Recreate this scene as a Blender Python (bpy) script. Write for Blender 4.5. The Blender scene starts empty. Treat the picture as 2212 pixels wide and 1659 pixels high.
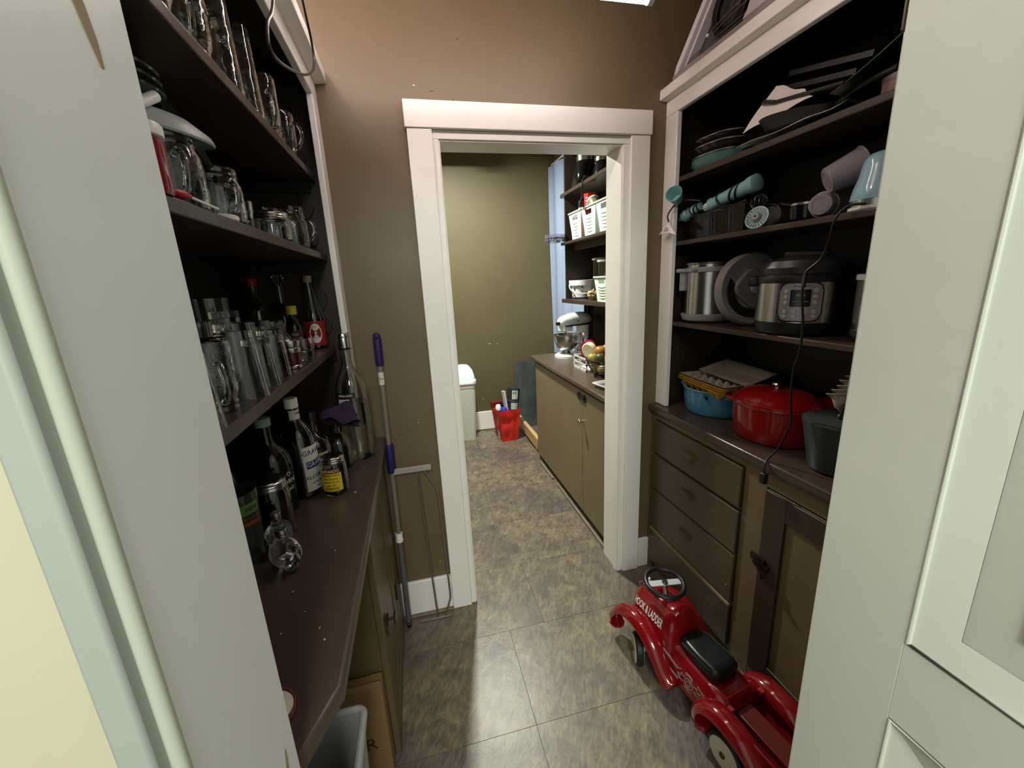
import bpy, bmesh, math, random
from mathutils import Matrix, Vector, noise
random.seed(7)
S = bpy.context.scene
COL = S.collection
PI = math.pi
sin, cos = math.sin, math.cos

# ------------------------------------------------------------------ camera, light, exposure
cd = bpy.data.cameras.new('camera')
cam = bpy.data.objects.new('camera', cd)
COL.objects.link(cam)
cd.sensor_width = 36.0
cd.lens = 881.95 / 2212 * 36.0
cd.clip_start = 0.02
YAW, PITCH, ROLL = 0.22345, 0.24561, 0.04979
fw = Vector((sin(YAW) * cos(PITCH), cos(YAW) * cos(PITCH), -sin(PITCH)))
rt = Vector((cos(YAW), -sin(YAW), 0))
dn = fw.cross(rt)
rt2 = cos(ROLL) * rt + sin(ROLL) * dn
dn2 = -sin(ROLL) * rt + cos(ROLL) * dn
cam.matrix_world = Matrix(((rt2.x, -dn2.x, -fw.x, 0), (rt2.y, -dn2.y, -fw.y, 0), (rt2.z, -dn2.z, -fw.z, 1.485), (0, 0, 0, 1)))
S.camera = cam

world = bpy.data.worlds.new('world')
S.world = world
world.use_nodes = True
world.node_tree.nodes['Background'].inputs[0].default_value = (0.86, 0.87, 0.80, 1)
world.node_tree.nodes['Background'].inputs[1].default_value = 0.52

def lamp(name, kind, loc, energy, color, size=None, size_y=None, rot=(0, 0, 0)):
    l = bpy.data.lights.new(name, kind)
    l.energy = energy
    l.color = color
    if kind == 'AREA':
        l.shape = 'RECTANGLE'
        l.size = size
        l.size_y = size_y or size
    elif size:
        l.shadow_soft_size = size
    o = bpy.data.objects.new(name, l)
    o.location = loc
    o.rotation_euler = rot
    COL.objects.link(o)
    return o
# pantry: LED tube near the ceiling (its visible tube is built below); store room and kitchen: ceiling lamps

lamp('store_room_light', 'AREA', (0.39, 3.02, 2.62), 60, (0.97, 1.0, 0.88), 0.12, 0.08)
lamp('kitchen_light', 'AREA', (-0.15, -1.5, 2.5), 50, (0.93, 1.0, 0.90), 0.7, 0.7, (math.radians(28), 0, 0))

S.view_settings.view_transform = 'Standard'
S.view_settings.look = 'None'
S.view_settings.exposure = 0.40
S.view_settings.gamma = 1.0
S.view_settings.use_curve_mapping = False
try:
    S.cycles.use_denoising = True
    S.cycles.max_bounces = 14
    S.cycles.transmission_bounces = 14
    S.cycles.diffuse_bounces = 5
    S.cycles.sample_clamp_indirect = 6.0
    S.cycles.caustics_refractive = False
except Exception:
    pass

# ------------------------------------------------------------------ materials
MATS = {}
def lin(c):
    return tuple(((x / 255) / 12.92 if x / 255 <= 0.04045 else ((x / 255 + 0.055) / 1.055) ** 2.4) for x in c)
def mat(name, rgb, rough=0.5, metal=0.0, trans=0.0, ior=1.45, alpha=1.0, emit=0.0, coat=0.0,
        var=0.0, vscale=6.0, bump=0.0, bscale=60.0, stretch=(1, 1, 1), rgb2=None, spec=0.5):
    if name in MATS:
        return MATS[name]
    m = bpy.data.materials.new(name)
    m.use_nodes = True
    nt = m.node_tree
    b = nt.nodes['Principled BSDF']
    c = lin(rgb)
    b.inputs['Base Color'].default_value = (*c, 1)
    b.inputs['Roughness'].default_value = rough
    b.inputs['Metallic'].default_value = metal
    b.inputs['Transmission Weight'].default_value = trans
    b.inputs['IOR'].default_value = ior
    b.inputs['Alpha'].default_value = alpha
    b.inputs['Coat Weight'].default_value = coat
    b.inputs['Specular IOR Level'].default_value = spec
    if emit:
        b.inputs['Emission Color'].default_value = (*c, 1)
        b.inputs['Emission Strength'].default_value = emit
    if var or rgb2 or bump:
        tc = nt.nodes.new('ShaderNodeTexCoord')
        mp = nt.nodes.new('ShaderNodeMapping')
        mp.inputs['Scale'].default_value = stretch
        nt.links.new(tc.outputs['Object'], mp.inputs['Vector'])
    if var or rgb2:
        n = nt.nodes.new('ShaderNodeTexNoise')
        n.inputs['Scale'].default_value = vscale
        n.inputs['Detail'].default_value = 5
        n.inputs['Roughness'].default_value = 0.6
        nt.links.new(mp.outputs[0], n.inputs['Vector'])
        r = nt.nodes.new('ShaderNodeValToRGB')
        c2 = lin(rgb2) if rgb2 else tuple(x * (1 - var) for x in c)
        c1 = c if rgb2 else tuple(min(1, x * (1 + var)) for x in c)
        r.color_ramp.elements[0].position = 0.32
        r.color_ramp.elements[1].position = 0.68
        r.color_ramp.elements[0].color = (*c2, 1)
        r.color_ramp.elements[1].color = (*c1, 1)
        nt.links.new(n.outputs['Fac'], r.inputs[0])
        nt.links.new(r.outputs[0], b.inputs['Base Color'])
    if bump:
        n2 = nt.nodes.new('ShaderNodeTexNoise')
        n2.inputs['Scale'].default_value = bscale
        n2.inputs['Detail'].default_value = 3
        nt.links.new(mp.outputs[0], n2.inputs['Vector'])
        bp = nt.nodes.new('ShaderNodeBump')
        bp.inputs['Strength'].default_value = bump
        bp.inputs['Distance'].default_value = 0.01
        nt.links.new(n2.outputs['Fac'], bp.inputs['Height'])
        nt.links.new(bp.outputs[0], b.inputs['Normal'])
    MATS[name] = m
    return m

WALL = mat('olive_brown_paint', (110, 95, 72), 0.46, var=0.10, vscale=1.6, bump=0.22, bscale=4, rgb2=(103, 87, 65))
OLIVE = mat('olive_paint', (126, 112, 82), 0.42, var=0.08, vscale=3, bump=0.05, bscale=40)
OLIVE_D = mat('olive_cabinet_paint', (100, 86, 60), 0.42, var=0.12, vscale=3, bump=0.08, bscale=30)
BROWN = mat('dark_brown_paint', (60, 48, 42), 0.30, var=0.14, vscale=9, bump=0.10, bscale=40)
BROWN_D = mat('dark_brown_door_paint', (76, 66, 50), 0.33, var=0.12, vscale=5, bump=0.08, bscale=40)
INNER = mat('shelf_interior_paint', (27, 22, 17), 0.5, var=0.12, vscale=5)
WHITE = mat('white_trim_paint', (240, 236, 231), 0.30, var=0.03, vscale=4, bump=0.06, bscale=30)
DOORW = mat('grey_white_door_paint', (206, 208, 196), 0.36, var=0.04, vscale=3, bump=0.05, bscale=25)
CREAM = mat('cream_wall_paint', (188, 181, 154), 0.6, var=0.02)
CEIL = mat('ceiling_paint', (196, 186, 170), 0.7)
GLASS = mat('clear_glass', (244, 248, 246), 0.0, trans=1.0, ior=1.47)
GREENGLASS = mat('green_tinted_glass', (190, 214, 196), 0.03, trans=1.0, ior=1.47)
FROST = mat('frosted_plastic', (205, 212, 208), 0.35, trans=0.35, ior=1.3)
CLEARP = mat('clear_plastic', (205, 205, 215), 0.08, trans=0.92, ior=1.3)
CHROME = mat('brushed_steel', (190, 190, 186), 0.22, metal=1.0, bump=0.05, bscale=200, stretch=(1, 1, 0.03))
STEEL = mat('dull_steel', (150, 152, 148), 0.4, metal=0.9, var=0.15, vscale=5)
DSTEEL = mat('aged_bronze', (70, 60, 46), 0.4, metal=0.7)
BLACK = mat('black_plastic', (20, 20, 22), 0.42)
RUBBER = mat('black_rubber', (18, 18, 18), 0.55)
WPL = mat('white_plastic', (236, 238, 234), 0.35)
GREYP = mat('grey_plastic', (138, 138, 140), 0.38)
TEAL = mat('pale_teal_plastic', (132, 178, 180), 0.28)
PAPER = mat('white_paper', (232, 224, 220), 0.75)
RED = mat('glossy_red_enamel', (176, 20, 26), 0.14, coat=0.6)

# ------------------------------------------------------------------ mesh building
class G:
    def __init__(s):
        s.v = []; s.f = []; s.M = None
    def add(s, vs, fs, M=None):
        n = len(s.v)
        M = M or s.M
        for p in vs:
            s.v.append(tuple(M @ Vector(p)) if M else tuple(p))
        for f in fs:
            s.f.append(tuple(i + n for i in f))
        return s
    def box(s, a, b, M=None):
        x0, y0, z0 = a; x1, y1, z1 = b
        if x0 > x1: x0, x1 = x1, x0
        if y0 > y1: y0, y1 = y1, y0
        if z0 > z1: z0, z1 = z1, z0
        return s.add([(x0,y0,z0),(x1,y0,z0),(x1,y1,z0),(x0,y1,z0),(x0,y0,z1),(x1,y0,z1),(x1,y1,z1),(x0,y1,z1)],
              [(0,3,2,1),(4,5,6,7),(0,1,5,4),(1,2,6,5),(2,3,7,6),(3,0,4,7)], M)
    def lathe(s, prof, seg=24, M=None, sx=1.0, sy=1.0, closed=False, arc=None):
        vs = []; fs = []; n = len(prof)
        full = arc is None
        k = seg if full else seg + 1
        for i in range(k):
            a = 2 * PI * i / seg if full else arc[0] + (arc[1] - arc[0]) * i / seg
            for r, z in prof:
                vs.append((r * cos(a) * sx, r * sin(a) * sy, z))
        for i in range(seg):
            j = (i + 1) % k
            for q in range(n if closed else n - 1):
                q2 = (q + 1) % n
                r1, r2 = prof[q][0], prof[q2][0]
                if r1 < 1e-6 and r2 < 1e-6: continue
                fs.append((i*n+q, j*n+q, j*n+q2, i*n+q2))
        return s.add(vs, fs, M)
    def tube(s, pts, r, seg=8, closed=False, M=None, caps=True):
        pts = [Vector(p) for p in pts]
        n = len(pts); vs = []; fs = []
        up = None
        for i, p in enumerate(pts):
            if closed: t = pts[(i+1) % n] - pts[i-1]
            else: t = pts[min(i+1, n-1)] - pts[max(i-1, 0)]
            if t.length < 1e-9: t = Vector((0, 0, 1))
            t.normalize()
            if up is None:
                up = Vector((0, 0, 1)) if abs(t.z) < 0.9 else Vector((1, 0, 0))
            a = up - t * up.dot(t)
            if a.length < 1e-6: a = t.orthogonal()
            a.normalize(); up = a
            b = t.cross(a)
            rr = r[i] if isinstance(r, (list, tuple)) else r
            for k in range(seg):
                q = 2 * PI * k / seg
                vs.append(p + (a * cos(q) + b * sin(q)) * rr)
        m = n if closed else n - 1
        for i in range(m):
            j = (i + 1) % n
            for k in range(seg):
                k2 = (k + 1) % seg
                fs.append((i*seg+k, i*seg+k2, j*seg+k2, j*seg+k))
        if not closed and caps:
            fs.append(tuple(reversed(range(seg))))
            fs.append(tuple((n-1)*seg + k for k in range(seg)))
        return s.add(vs, fs, M)
    def prism(s, poly, h0, h1, axis='z', M=None):
        n = len(poly)
        def mp(p, h):
            if axis == 'z': return (p[0], p[1], h)
            if axis == 'x': return (h, p[0], p[1])
            return (p[0], h, p[1])
        vs = [mp(p, h0) for p in poly] + [mp(p, h1) for p in poly]
        fs = [tuple(reversed(range(n))), tuple(range(n, 2*n))]
        for i in range(n):
            j = (i + 1) % n
            fs.append((i, j, n + j, n + i))
        return s.add(vs, fs, M)
    def ball(s, c, r, seg=14, rings=9, M=None):
        rx, ry, rz = (r, r, r) if not isinstance(r, (tuple, list)) else r
        vs = []; fs = []
        for i in range(rings + 1):
            t = PI * i / rings
            for k in range(seg):
                a = 2 * PI * k / seg
                vs.append((c[0] + rx*sin(t)*cos(a), c[1] + ry*sin(t)*sin(a), c[2] + rz*cos(t)))
        for i in range(rings):
            for k in range(seg):
                k2 = (k + 1) % seg
                fs.append((i*seg+k, (i+1)*seg+k, (i+1)*seg+k2, i*seg+k2))
        return s.add(vs, fs, M)
    def grid(s, nx, ny, fn, M=None):
        vs = [fn(i / nx, j / ny) for j in range(ny + 1) for i in range(nx + 1)]
        fs = [(j*(nx+1)+i, j*(nx+1)+i+1, (j+1)*(nx+1)+i+1, (j+1)*(nx+1)+i) for j in range(ny) for i in range(nx)]
        return s.add(vs, fs, M)

def T(x=0, y=0, z=0, rx=0, ry=0, rz=0, s=1.0):
    return Matrix.Translation((x, y, z)) @ Matrix.Rotation(rz, 4, 'Z') @ Matrix.Rotation(ry, 4, 'Y') @ Matrix.Rotation(rx, 4, 'X') @ Matrix.Scale(s, 4)

def smooth_mesh(me, ang=35):
    bm = bmesh.new(); bm.from_mesh(me)
    bmesh.ops.remove_doubles(bm, verts=bm.verts, dist=1e-6)
    bmesh.ops.recalc_face_normals(bm, faces=bm.faces)
    lim = math.radians(ang)
    for f in bm.faces: f.smooth = True
    for e in bm.edges:
        if len(e.link_faces) != 2 or e.calc_face_angle(0) > lim: e.smooth = False
    bm.to_mesh(me); bm.free()

def obj(name, g, m, parent=None, bevel=0, smooth=True, seg=2, ang=35, solid=0, sub=0):
    me = bpy.data.meshes.new(name)
    me.from_pydata(g.v, [], g.f)
    me.validate()
    smooth_mesh(me, ang)
    if not smooth:
        for p in me.polygons: p.use_smooth = False
    me.materials.append(m)
    o = bpy.data.objects.new(name, me)
    COL.objects.link(o)
    if parent is not None: o.parent = parent
    if sub:
        md = o.modifiers.new('sub', 'SUBSURF'); md.levels = sub; md.render_levels = sub
    if solid:
        md = o.modifiers.new('solid', 'SOLIDIFY'); md.thickness = solid; md.offset = 0
    if bevel:
        md = o.modifiers.new('bevel', 'BEVEL'); md.width = bevel; md.segments = seg
        md.limit_method = 'ANGLE'; md.angle_limit = math.radians(40)
        md.harden_normals = False
    return o

def thing(name, label, cat, loc=(0, 0, 0), rz=0, group=None, kind=None, rot=None):
    o = bpy.data.objects.new(name, None)
    o.empty_display_size = 0.05
    COL.objects.link(o)
    o.location = loc
    o.rotation_euler = rot if rot else (0, 0, rz)
    o['label'] = label; o['category'] = cat
    if group: o['group'] = group
    if kind: o['kind'] = kind
    return o
def tag(o, label, cat, group=None, loc=None, rz=None, rot=None):
    o['label'] = label; o['category'] = cat
    if group: o['group'] = group
    if loc: o.location = loc
    if rz is not None: o.rotation_euler = (0, 0, rz)
    if rot: o.rotation_euler = rot
    return o
def struct(name, g, m, parent=None, bevel=0, **k):
    o = obj(name, g, m, parent, bevel=bevel, **k)
    if parent is None: o['kind'] = 'structure'
    return o
def dup(root, loc, rz=0, label=None, group=None, rot=None):
    r = root.copy(); COL.objects.link(r); r.location = loc
    r.rotation_euler = rot if rot else (0, 0, rz)
    if label: r['label'] = label
    if group: r['group'] = group
    for ch in list(root.children):
        c = ch.copy(); COL.objects.link(c); c.parent = r
        for gc in list(ch.children):
            d = gc.copy(); COL.objects.link(d); d.parent = c
    return r

def text(name, s, size, m, parent, M, wrap=None, ext=0.0004, sx=1.0, shear=0.0, spacing=1.0, bold=0.0):
    """flat lettering; the text's XY plane is placed by M, or wrapped round a vertical cylinder of radius wrap"""
    c = bpy.data.curves.new(name, 'FONT')
    c.body = s; c.size = size; c.align_x = 'CENTER'; c.align_y = 'CENTER'
    c.extrude = ext; c.offset = bold; c.resolution_u = 2; c.space_character = spacing; c.space_line = 0.9
    o = bpy.data.objects.new(name, c)
    COL.objects.link(o)
    dg = bpy.context.evaluated_depsgraph_get()
    dg.update()
    me = bpy.data.meshes.new_from_object(o.evaluated_get(dg))
    bpy.data.objects.remove(o)
    for v in me.vertices:
        x, y, z = v.co
        x = x * sx + y * shear
        if wrap:
            a = x / wrap
            p = Vector(((wrap + z) * sin(a), -(wrap + z) * cos(a), y))
        else:
            p = Vector((x, y, z))
        v.co = M @ p
    me.materials.clear(); me.materials.append(m)
    r = bpy.data.objects.new(name, me)
    COL.objects.link(r)
    if parent is not None: r.parent = parent
    return r
def rrect(w, h, r, n=4, cx=0, cy=0):
    out = []
    for qx, qy, a0 in ((1, 1, 0), (-1, 1, PI/2), (-1, -1, PI), (1, -1, 1.5*PI)):
        for i in range(n + 1):
            a = a0 + PI/2 * i / n
            out.append((cx + qx*(w/2 - r) + r*cos(a), cy + qy*(h/2 - r) + r*sin(a)))
    return out
def spline(pts, n=8):
    P = [Vector(p) for p in pts]; out = []
    for i in range(len(P) - 1):
        p0 = P[max(i-1, 0)]; p1 = P[i]; p2 = P[i+1]; p3 = P[min(i+2, len(P)-1)]
        for k in range(n):
            t = k / n
            out.append(0.5 * ((2*p1) + (p2-p0)*t + (2*p0-5*p1+4*p2-p3)*t*t + (-p0+3*p1-3*p2+p3)*t**3))
    out.append(P[-1])
    return out
# ------------------------------------------------------------------ room
# floor tiles
def slate():
    m = bpy.data.materials.new('slate_tile'); m.use_nodes = True
    nt = m.node_tree; b = nt.nodes['Principled BSDF']; L = nt.links.new
    tc = nt.nodes.new('ShaderNodeTexCoord'); oi = nt.nodes.new('ShaderNodeObjectInfo')
    cb = nt.nodes.new('ShaderNodeCombineXYZ')
    mul = nt.nodes.new('ShaderNodeMath'); mul.operation = 'MULTIPLY'; mul.inputs[1].default_value = 37.0
    L(oi.outputs['Random'], mul.inputs[0]); L(mul.outputs[0], cb.inputs[2]); L(mul.outputs[0], cb.inputs[0])
    rot = nt.nodes.new('ShaderNodeMapping'); rot.inputs['Rotation'].default_value = (0, 0, 0.5)
    rot.inputs['Scale'].default_value = (1.0, 1.0, 1)
    L(tc.outputs['Object'], rot.inputs['Vector'])
    ad = nt.nodes.new('ShaderNodeVectorMath'); ad.operation = 'ADD'
    L(rot.outputs[0], ad.inputs[0]); L(cb.outputs[0], ad.inputs[1])
    n1 = nt.nodes.new('ShaderNodeTexNoise'); n1.inputs['Scale'].default_value = 13; n1.inputs['Detail'].default_value = 9; n1.inputs['Roughness'].default_value = 0.68; n1.inputs['Distortion'].default_value = 0.5
    L(ad.outputs[0], n1.inputs['Vector'])
    r1 = nt.nodes.new('ShaderNodeValToRGB'); e = r1.color_ramp.elements
    cols = [(0.28, (92, 84, 80)), (0.42, (112, 103, 93)), (0.50, (124, 114, 100)), (0.58, (136, 125, 104)), (0.72, (150, 140, 118))]
    e[0].position, e[0].color = cols[0][0], (*lin(cols[0][1]), 1)
    e[1].position, e[1].color = cols[-1][0], (*lin(cols[-1][1]), 1)
    for p, c in cols[1:-1]:
        k = e.new(p); k.color = (*lin(c), 1)
    L(n1.outputs['Fac'], r1.inputs[0])
    # blue grey clouds
    n2 = nt.nodes.new('ShaderNodeTexNoise'); n2.inputs['Scale'].default_value = 2.6; n2.inputs['Detail'].default_value = 4
    L(ad.outputs[0], n2.inputs['Vector'])
    r2 = nt.nodes.new('ShaderNodeValToRGB'); r2.color_ramp.elements[0].position = 0.46; r2.color_ramp.elements[1].position = 0.70
    L(n2.outputs['Fac'], r2.inputs[0])
    mx = nt.nodes.new('ShaderNodeMix'); mx.data_type = 'RGBA'
    L(r2.outputs[0], mx.inputs['Factor']); L(r1.outputs[0], mx.inputs['A']); mx.inputs['B'].default_value = (*lin((98, 92, 94)), 1)
    # fine scratches
    sc = nt.nodes.new('ShaderNodeMapping'); sc.inputs['Scale'].default_value = (60, 17, 12)
    L(ad.outputs[0], sc.inputs['Vector'])
    n3 = nt.nodes.new('ShaderNodeTexNoise'); n3.inputs['Scale'].default_value = 1.0; n3.inputs['Detail'].default_value = 5; n3.inputs['Roughness'].default_value = 0.6; n3.inputs['Distortion'].default_value = 1.1
    L(sc.outputs[0], n3.inputs['Vector'])
    r3 = nt.nodes.new('ShaderNodeValToRGB'); r3.color_ramp.elements[0].position = 0.38; r3.color_ramp.elements[1].position = 0.66
    r3.color_ramp.elements[0].color = (0.55, 0.52, 0.50, 1); r3.color_ramp.elements[1].color = (1.15, 1.12, 1.02, 1)
    L(n3.outputs['Fac'], r3.inputs[0])
    m2 = nt.nodes.new('ShaderNodeMix'); m2.data_type = 'RGBA'; m2.blend_type = 'MULTIPLY'; m2.inputs['Factor'].default_value = 0.85
    L(mx.outputs['Result'], m2.inputs['A']); L(r3.outputs[0], m2.inputs['B'])
    L(m2.outputs['Result'], b.inputs['Base Color'])
    b.inputs['Roughness'].default_value = 0.36
    bp = nt.nodes.new('ShaderNodeBump'); bp.inputs['Strength'].default_value = 0.25; bp.inputs['Distance'].default_value = 0.004
    L(n1.outputs['Fac'], bp.inputs['Height']); L(bp.outputs[0], b.inputs['Normal'])
    return m
SLATE = slate()
JOINT = mat('tile_joint', (70, 64, 54), 0.8)
floor = struct('floor', G().box((-2.2, -2.2, -0.06), (2.4, 4.15, -0.003)), JOINT)
TW, TL = 0.4095, 0.61
tile_me = {}
for r in range(0, 10):
    y0 = 1.046 - 2 * TW + r * TW
    if y0 > 3.98: break
    off = 0.265 + (0, 0, 0, 0.16, -0.13, 0.10, -0.22, 0.05, 0.2, 0)[r]
    for c in range(-2, 3):
        x0 = max(off + c * TL, -0.60); x1 = min(off + (c + 1) * TL, 1.42)
        if x1 - x0 < 0.03: continue
        yb = min(y0 + TW, 4.0)
        k = (round(x1 - x0, 3), round(yb - y0, 3))
        hw, hl = (x1 - x0) / 2 - 0.0008, (yb - y0) / 2 - 0.0008
        if k not in tile_me:
            t = obj('tile', G().box((-hw, -hl, -0.004), (hw, hl, 0)), SLATE, floor, smooth=False)
            tile_me[k] = t.data
        else:
            t = bpy.data.objects.new('tile', tile_me[k]); COL.objects.link(t); t.parent = floor
        t.location = ((x0 + x1) / 2, (y0 + yb) / 2, 0)

struct('ceiling', G().box((-0.75, 0.29, 2.75), (1.55, 4.15, 2.85)), CEIL)
# walls
struct('wall_left', G().box((-0.68, 0.44, 0), (-0.60, 4.15, 2.75)), WALL)
struct('wall_right', G().box((1.42, 0.44, 0), (1.52, 4.15, 2.75)), WALL)
FX0, FX1 = 0.140, 0.900
g = G().box((-0.60, 1.675, 0), (FX0, 1.81, 2.75)).box((FX1, 1.675, 0), (1.42, 1.81, 2.75)).box((FX0, 1.675, 2.012), (FX1, 1.81, 2.75))
struct('wall_middle', g, WALL)
BWALL = mat('store_room_wall_paint', (97, 87, 60), 0.58, rgb2=(90, 80, 54), vscale=1.5, bump=0.08, bscale=6)
struct('wall_back', G().box((-0.60, 4.0, 0), (1.42, 4.12, 2.75)), BWALL)
g = G().box((-0.68, 0.286, 0), (-0.215, 0.44, 2.75)).box((0.62, 0.286, 0), (1.52, 0.44, 2.75)).box((-0.215, 0.286, 2.12), (0.62, 0.44, 2.75))
struct('wall_near', g, WALL)
struct('wall_kitchen', G().box((-2.2, 0.276, 0), (-0.215, 0.286, 2.75)).box((0.62, 0.276, 0), (2.4, 0.286, 2.75)).box((-0.215, 0.276, 2.2), (0.62, 0.286, 2.75)), CREAM)
# entry opening: jamb boards, bead and casing
entry = thing('trim_1', 'x', 'x'); 
for k in ('label', 'category'): del entry[k]
entry['kind'] = 'structure'
JAMB = mat('jamb_paint', (224, 227, 226), 0.34, var=0.03, vscale=2, bump=0.04, bscale=30)
CHIP = mat('bare_wood_chip', (150, 130, 100), 0.7)
obj('jamb', G().box((-0.215, 0.286, 0), (-0.20, 0.4462, 2.105)), JAMB, entry, bevel=0.002)
obj('jamb', G().box((0.60, 0.286, 0), (0.62, 0.4462, 2.105)), JAMB, entry, bevel=0.002)
obj('head_jamb', G().box((-0.215, 0.286, 2.105), (0.62, 0.4462, 2.12)), JAMB, entry, bevel=0.002)
gb = G().tube([(-0.2035, 0.281, 0), (-0.2035, 0.281, 2.12)], 0.0062, 12)
obj('bead', gb, mat('bead_paint', (176, 180, 166), 0.4), entry)
CASP = mat('casing_paint', (154, 160, 152), 0.4, var=0.03)
obj('casing', G().box((-0.226, 0.262, 0), (-0.205, 0.287, 2.13)), CASP, entry, bevel=0.004)
obj('casing', G().box((0.605, 0.262, 0), (0.70, 0.276, 2.13)), JAMB, entry, bevel=0.004)
obj('head_casing', G().box((-0.226, 0.262, 2.115), (0.70, 0.276, 2.2)), JAMB, entry, bevel=0.004)
def chip(ys, zs, w, seed):   # worn patch where the paint is gone, following the jamb face
    rnd = random.Random(seed); n = len(ys); L_ = []; R_ = []
    for i in range(n):
        ww = w * (0.25 + 0.75 * sin(PI * (i + 0.5) / n)) * rnd.uniform(0.5, 1.2)
        L_.append((ys[i] - ww, zs[i])); R_.append((ys[i] + ww, zs[i]))
    return G().prism(L_ + R_[::-1], -0.2001, -0.1994, 'x')
obj('paint_chip', chip([0.377, 0.384, 0.380, 0.388, 0.394, 0.398], [1.725, 1.715, 1.70, 1.685, 1.665, 1.648], 0.0075, 3), CHIP, entry)
obj('paint_chip', chip([0.418, 0.416, 0.412, 0.409, 0.405, 0.401, 0.396], [0.965, 0.95, 0.935, 0.915, 0.90, 0.885, 0.86], 0.0050, 5), mat('grey_wear', (150, 148, 122), 0.7), entry)

# far doorway casing (each board separate)
far = thing('trim_2', 'x', 'x')
for k in ('label', 'category'): del far[k]
far['kind'] = 'structure'
obj('casing', G().box((0.040, 1.65, 0), (0.127, 1.676, 2.028)), WHITE, far, bevel=0.0025)
obj('casing', G().box((0.914, 1.65, 0), (0.998, 1.676, 2.028)), WHITE, far, bevel=0.0025)
obj('head_casing', G().box((0.034, 1.645, 2.029), (1.004, 1.676, 2.117)), WHITE, far, bevel=0.0025)
obj('jamb', G().box((0.127, 1.662, 0), (0.150, 1.815, 1.998)), WHITE, far, bevel=0.002)
obj('jamb', G().box((0.885, 1.662, 0), (0.914, 1.815, 1.998)), WHITE, far, bevel=0.002)
obj('head_jamb', G().box((0.127, 1.662, 1.998), (0.914, 1.815, 2.028)), WHITE, far, bevel=0.002)
obj('stop_bead', G().box((0.150, 1.668, 0), (0.1545, 1.69, 1.994)), WHITE, far, bevel=0.001)
obj('stop_bead', G().box((0.8805, 1.668, 0), (0.885, 1.69, 1.994)), WHITE, far, bevel=0.001)
obj('stop_bead', G().box((0.150, 1.668, 1.9925), (0.885, 1.69, 1.998)), WHITE, far, bevel=0.001)
# baseboards
def base(name, a, b, cap=0.012):
    return struct(name, G().box(a, b), WHITE, bevel=0.004)
base('baseboard_left', (-0.187, 1.658, 0), (0.040, 1.675, 0.178))
base('baseboard_right', (0.998, 1.658, 0), (1.062, 1.675, 0.165))
base('baseboard_back', (-0.60, 3.984, 0), (1.42, 4.0, 0.2))
QR = mat('worn_quarter_round', (120, 108, 92), 0.6, var=0.2, vscale=20)
struct('baseboard_shoe', G().box((-0.187, 1.64, 0), (0.040, 1.658, 0.013)), QR, bevel=0.005)
struct('trim_3', G().box((-0.60, 3.972, 0), (0.93, 3.984, 0.014)), QR, bevel=0.005)
# wall scars: chips and patches in the paint
SC1 = mat('dark_scar', (74, 52, 40), 0.6)
SC2 = mat('pale_scar', (196, 186, 168), 0.6)
marks = thing('trim_4', 'x', 'x')
for k in ('label', 'category'): del marks[k]
marks['kind'] = 'structure'
def scar(x, z, w, h, m, y=1.675, seed=0):
    rnd = random.Random(seed)
    poly = [(x + w * cos(a) * rnd.uniform(0.6, 1.1), z + h * sin(a) * rnd.uniform(0.6, 1.1)) for a in [2*PI*i/7 for i in range(7)]]
    obj('paint_scar', G().prism(poly, y - 0.0006, y + 0.001, 'y'), m, marks)
scar(0.20, 2.123, 0.008, 0.004, SC1, seed=1); scar(0.215, 2.13, 0.004, 0.002, SC1, seed=9)
scar(0.245, 2.32, 0.006, 0.003, SC1, seed=2); scar(0.14, 2.155, 0.012, 0.002, SC1, seed=3)
scar(-0.105, 0.885, 0.010, 0.0016, SC1, seed=4)
scar(-0.03, 0.93, 0.003, 0.003, SC2, seed=5); scar(0.0, 0.25, 0.0035, 0.003, SC2, seed=6)
scar(0.08, 2.17, 0.005, 0.003, SC2, seed=7); scar(0.06, 1.42, 0.008, 0.004, WHITE, 1.650, 8)
for x, z, w in ((0.70, 0.895, 0.014), (0.78, 0.888, 0.006), (0.60, 0.33, 0.005)): scar(x, z, w, 0.005, SC2, 4.0, int(x*100))

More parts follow.
